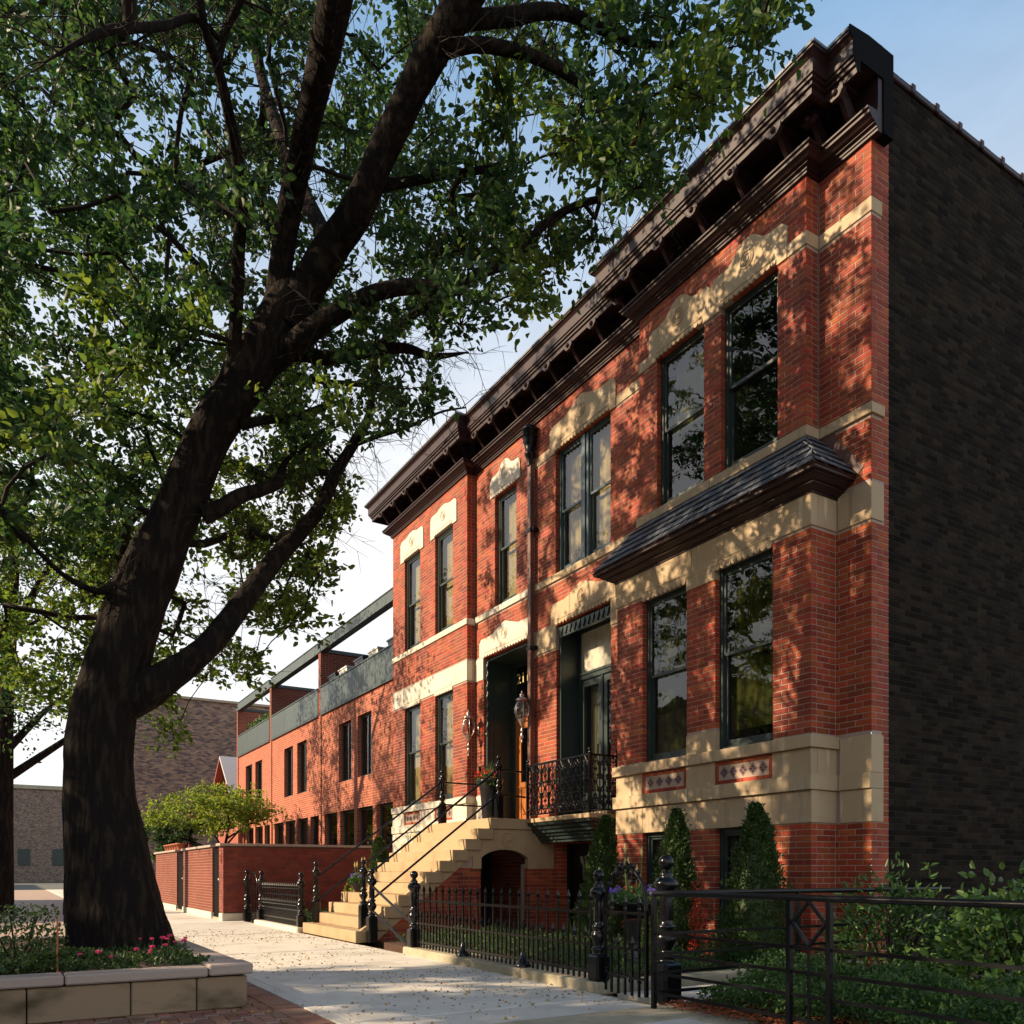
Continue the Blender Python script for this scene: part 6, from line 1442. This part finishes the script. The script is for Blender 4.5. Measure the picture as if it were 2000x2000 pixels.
# boughs added between the sun and the facade to shade it
n = 0; tries = 0
while n < 105 and tries < 20000:
    tries += 1
    near_ = n < 68
    gy, gz, t_ = (rr.uniform(5.4, 9.8), rr.uniform(.8, 9.2), rr.uniform(7, 15)) if near_ else (rr.uniform(9.8, 15.5), rr.uniform(2, 9), rr.uniform(7, 12))
    p = Vector((7.75, gy, gz))+sv*t_; D = p.x*math.sin(YAW)+p.y*math.cos(YAW)
    if p.z > 14.5 or p.z < 4.6 or p.y > 17.5: continue
    if D > .3:
        px = 1000+FPX*(p.x*math.cos(YAW)-p.y*math.sin(YAW))/D; py = 1705-FPX*(p.z-CAM_H)/D; mg = 90+500/D
        if -mg < px < 2000+mg and py > -mg:
            if not inpoly(px, py, PA) or any((px-a)**2+(py-b)**2 < r*r for a, b, r in GA) or (D < 9.3 and near_limb(px, py, 95)) or py < 0: continue
    CL.append(p); n += 1
# unseen low boughs added over the street to shade sidewalk and fence
n = 0
while n < 75:
    gx, gy, t_ = rr.uniform(2.3, 6.5), rr.uniform(2.2, 8.4), rr.uniform(7.5, 14.5)
    p = Vector((gx, gy, 0))+sv*t_; D = p.x*math.sin(YAW)+p.y*math.cos(YAW)
    if D > .3:
        px = 1000+FPX*(p.x*math.cos(YAW)-p.y*math.sin(YAW))/D
        if px > -160: continue
    CL.append(p); n += 1
# crown above and behind the frame
for k in range(170):
    for _ in range(50):
        x = rr.uniform(-5, 5.5); y = rr.uniform(.5, 15); z = rr.uniform(4.6, 12.5)
        if ((x-1)/6)**2+((y-8)/8)**2+((z-8)/5)**2 > 1: continue
        D = x*math.sin(YAW)+y*math.cos(YAW); ok = True
        if D > .3:
            px = 1000+FPX*(x*math.cos(YAW)-y*math.sin(YAW))/D; py = 1705-FPX*(z-CAM_H)/D
            mg = 90+900/D
            if -mg < px < 2000+mg and -mg < py < 2000+mg: ok = False
        if x > 6.6: ok = False
        if ok: CL.append(Vector((x, y, z))); break
# fine bare twigs springing from the smaller limbs
tw = MB(); rt = random.Random(19)
for pts_, rs_ in LM:
    for p_, r_ in zip(pts_, rs_):
        if r_ > .12: continue
        for q in range(2 if rt.random() < .6 else 1):
            d_ = Vector((rt.gauss(0, 1), rt.gauss(0, 1), rt.gauss(0, .9)-.1)).normalized(); L_ = rt.uniform(.3, .95); c_ = [p_]
            for k in range(5): d_ = (d_+Vector((rt.gauss(0, .22), rt.gauss(0, .22), rt.gauss(0, .2)))).normalized(); c_.append(c_[-1]+d_*L_/5)
            tw.path(c_, [.006, .005, .004, .0032, .0024, .0014], 3)
            for k in (2, 3, 4):
                e_ = (d_+Vector((rt.gauss(0, .9), rt.gauss(0, .9), rt.gauss(0, .9)))).normalized(); tw.path([c_[k], c_[k]+e_*L_*.18, c_[k]+e_*L_*.34+Vector((0, 0, -.02))], [.0032, .0024, .0012], 3)
tw.build('bare_twigs', M['twig'], bt, 'stuff')
grow_tree(bt, LM, CL, 5, .086, M['leaf'], 19, twig_len=.37, cr=.45, lw=.6, backlit=YG_)

def far_tree(name, x, y, h, rad, n, leaf, label, seed, m, nl=16, z0=2.6, group=None, tr=.16):
    t = thing(name, label, 'tree', (x, y, 0), group); rr = random.Random(seed)
    top = Vector((x+.3, y-.2, h*.7)); mb = MB(); P = [Vector((x, y, -.05)), Vector((x+.05, y, h*.2)), Vector((x+.1, y-.1, h*.4)), top, Vector((x+.2, y, h*.9))]; R = [tr*1.3, tr, tr*.8, tr*.5, .03]
    mb.path(P, R, 10); mb.build('trunk', M['bark'], t); lim = [(P, R)]
    for k in range(6):
        a0 = k*1.05+seed; s = P[1].lerp(P[3], .15+.12*k); e = s+Vector((math.cos(a0)*rad*.6, math.sin(a0)*rad*.6, h*.18)); q = [s, s.lerp(e, .5)+Vector((0, 0, .1)), e]; r_ = [tr*.5, tr*.32, .03]
        mb = MB(); mb.path(q, r_, 7); mb.build('limb', M['bark'], t); lim.append((q, r_))
    cl = []
    while len(cl) < n:
        v = Vector((rr.uniform(-1, 1), rr.uniform(-1, 1), rr.uniform(-1, 1)))
        if .12 < v.length < 1: cl.append(Vector((x+v.x*rad, y+v.y*rad, (z0+h)/2+v.z*(h-z0)/2)))
    grow_tree(t, lim, cl, seed, leaf, m, nl, twig_len=rad*.2, spread=rad*.05, up_bias=.1)
far_tree('street_tree', -.2, 25.0, 12.5, 5.0, 135, .12, 'younger street tree farther along the sidewalk behind the big trunk', 201, M['leaf'], 20, 4.6, tr=.24)
far_tree('small_garden_tree', 5.7, 27.5, 3.75, 2.1, 70, .11, 'bright yellow green garden tree rising behind the brick garden wall', 202, M['leafy'], 14, 2.3, tr=.07)
far_tree('small_garden_tree', 4.9, 31.5, 3.3, 1.2, 40, .12, 'darker small garden tree at the left behind the terracotta pots', 203, M['leaf'], 14, 1.5, tr=.06)
for i, (x, y, h, r_) in enumerate(((-13.5, 3.5, 10.5, 3.8), (-13.5, 12.0, 12.0, 4.0), (-14, 27, 8, 3.6))):
    far_tree('street_tree', x, y, h, r_, 60, .26, ('nearest', 'middle', 'farthest')[i]+' leafy street tree on the opposite side of the street', 210+i, M['leaf'], 14, 3.0, group='street trees across the road', tr=.2)

for i, (y0, y1, h) in enumerate(((-12, 2, 9.5), (2.2, 15, 11), (15.2, 29, 9), (29.2, 46, 11), (46.2, 70, 9.5), (70.2, 110, 11))):
    t = thing('row_house', ('nearest', 'second', 'third', 'fourth', 'fifth', 'farthest')[i]+' dark brick row house across the street', 'house', (-19, y0, 0), 'row houses across the street'); hs = []
    n_ = int((y1-y0)/2.6)
    for k in range(n_):
        for z in (1.6, 5.2): hs.append((y0+.9+2.6*k, y0+2.1+2.6*k, z, z+2.2))
    m2 = MB(); backing(m2, 'Y', 19.0, y0, y1, -.2, h, hs, rec=0, thick=.2, g=0); m2.v = [(-19.0+(19.0-v[1]), v[0], v[2]) for v in m2.v]; m2.box(-30, -19.21, y0, y1, -.2, h); m2.build('wall', M['fbrick'], t)
    for (a, b, p, q) in hs: MB().box(-19.16, -19.13, a+.002, b-.002, p+.002, q-.002).build('window', M['green'], t)
    MB().box(-19.2, -18.6, y0, y1, h+.002, h+.35).build('cornice', M['maroon'], t)
t = thing('apartment_building', 'long low brick building far off at the end of the street', 'building', (0, 125, 0)); MB().box(-45, 30, 125, 140, -.2, 12).build('wall', M['fbrick'], t); MB().box(-45.3, 30.3, 124.7, 140, 12.002, 12.5).build('cornice', M['kerb'], t)
for k in range(18): MB().box(-42+3.9*k, -40.6+3.9*k, 124.93, 124.99, 2, 4.2).build('window', M['green'], t)
# fallen seeds and leaves on the sidewalk
n = 6200; rg = np.random.default_rng(88); lx = rg.uniform(-.5, 4.35, n); ly = 2+rg.uniform(0, 1, n)**1.4*14
k = (lx > 2.0) | (rg.uniform(0, 1, n) < .35); lx, ly = lx[k], ly[k]; k = ~((lx < 1.66) & (ly > 6.55)); lx, ly = lx[k], ly[k]
# they gather in loose drifts
k = (np.sin(lx*2.1+ly*.9)+np.sin(ly*1.7-lx)+rg.normal(size=len(lx))*.9) > -.2; lx, ly = lx[k], ly[k]
o = scatter('leaf_litter', np.c_[lx, ly, np.full(len(lx), .006)], rg.normal(size=(len(lx), 3))*[1, 1, .12], rg.uniform(.012, .034, len(lx)), M['litter'], None, 'stuff', .7, 88, fold=.35); tag(o, 'small yellow seeds and leaves scattered over the sidewalk', 'leaf litter')
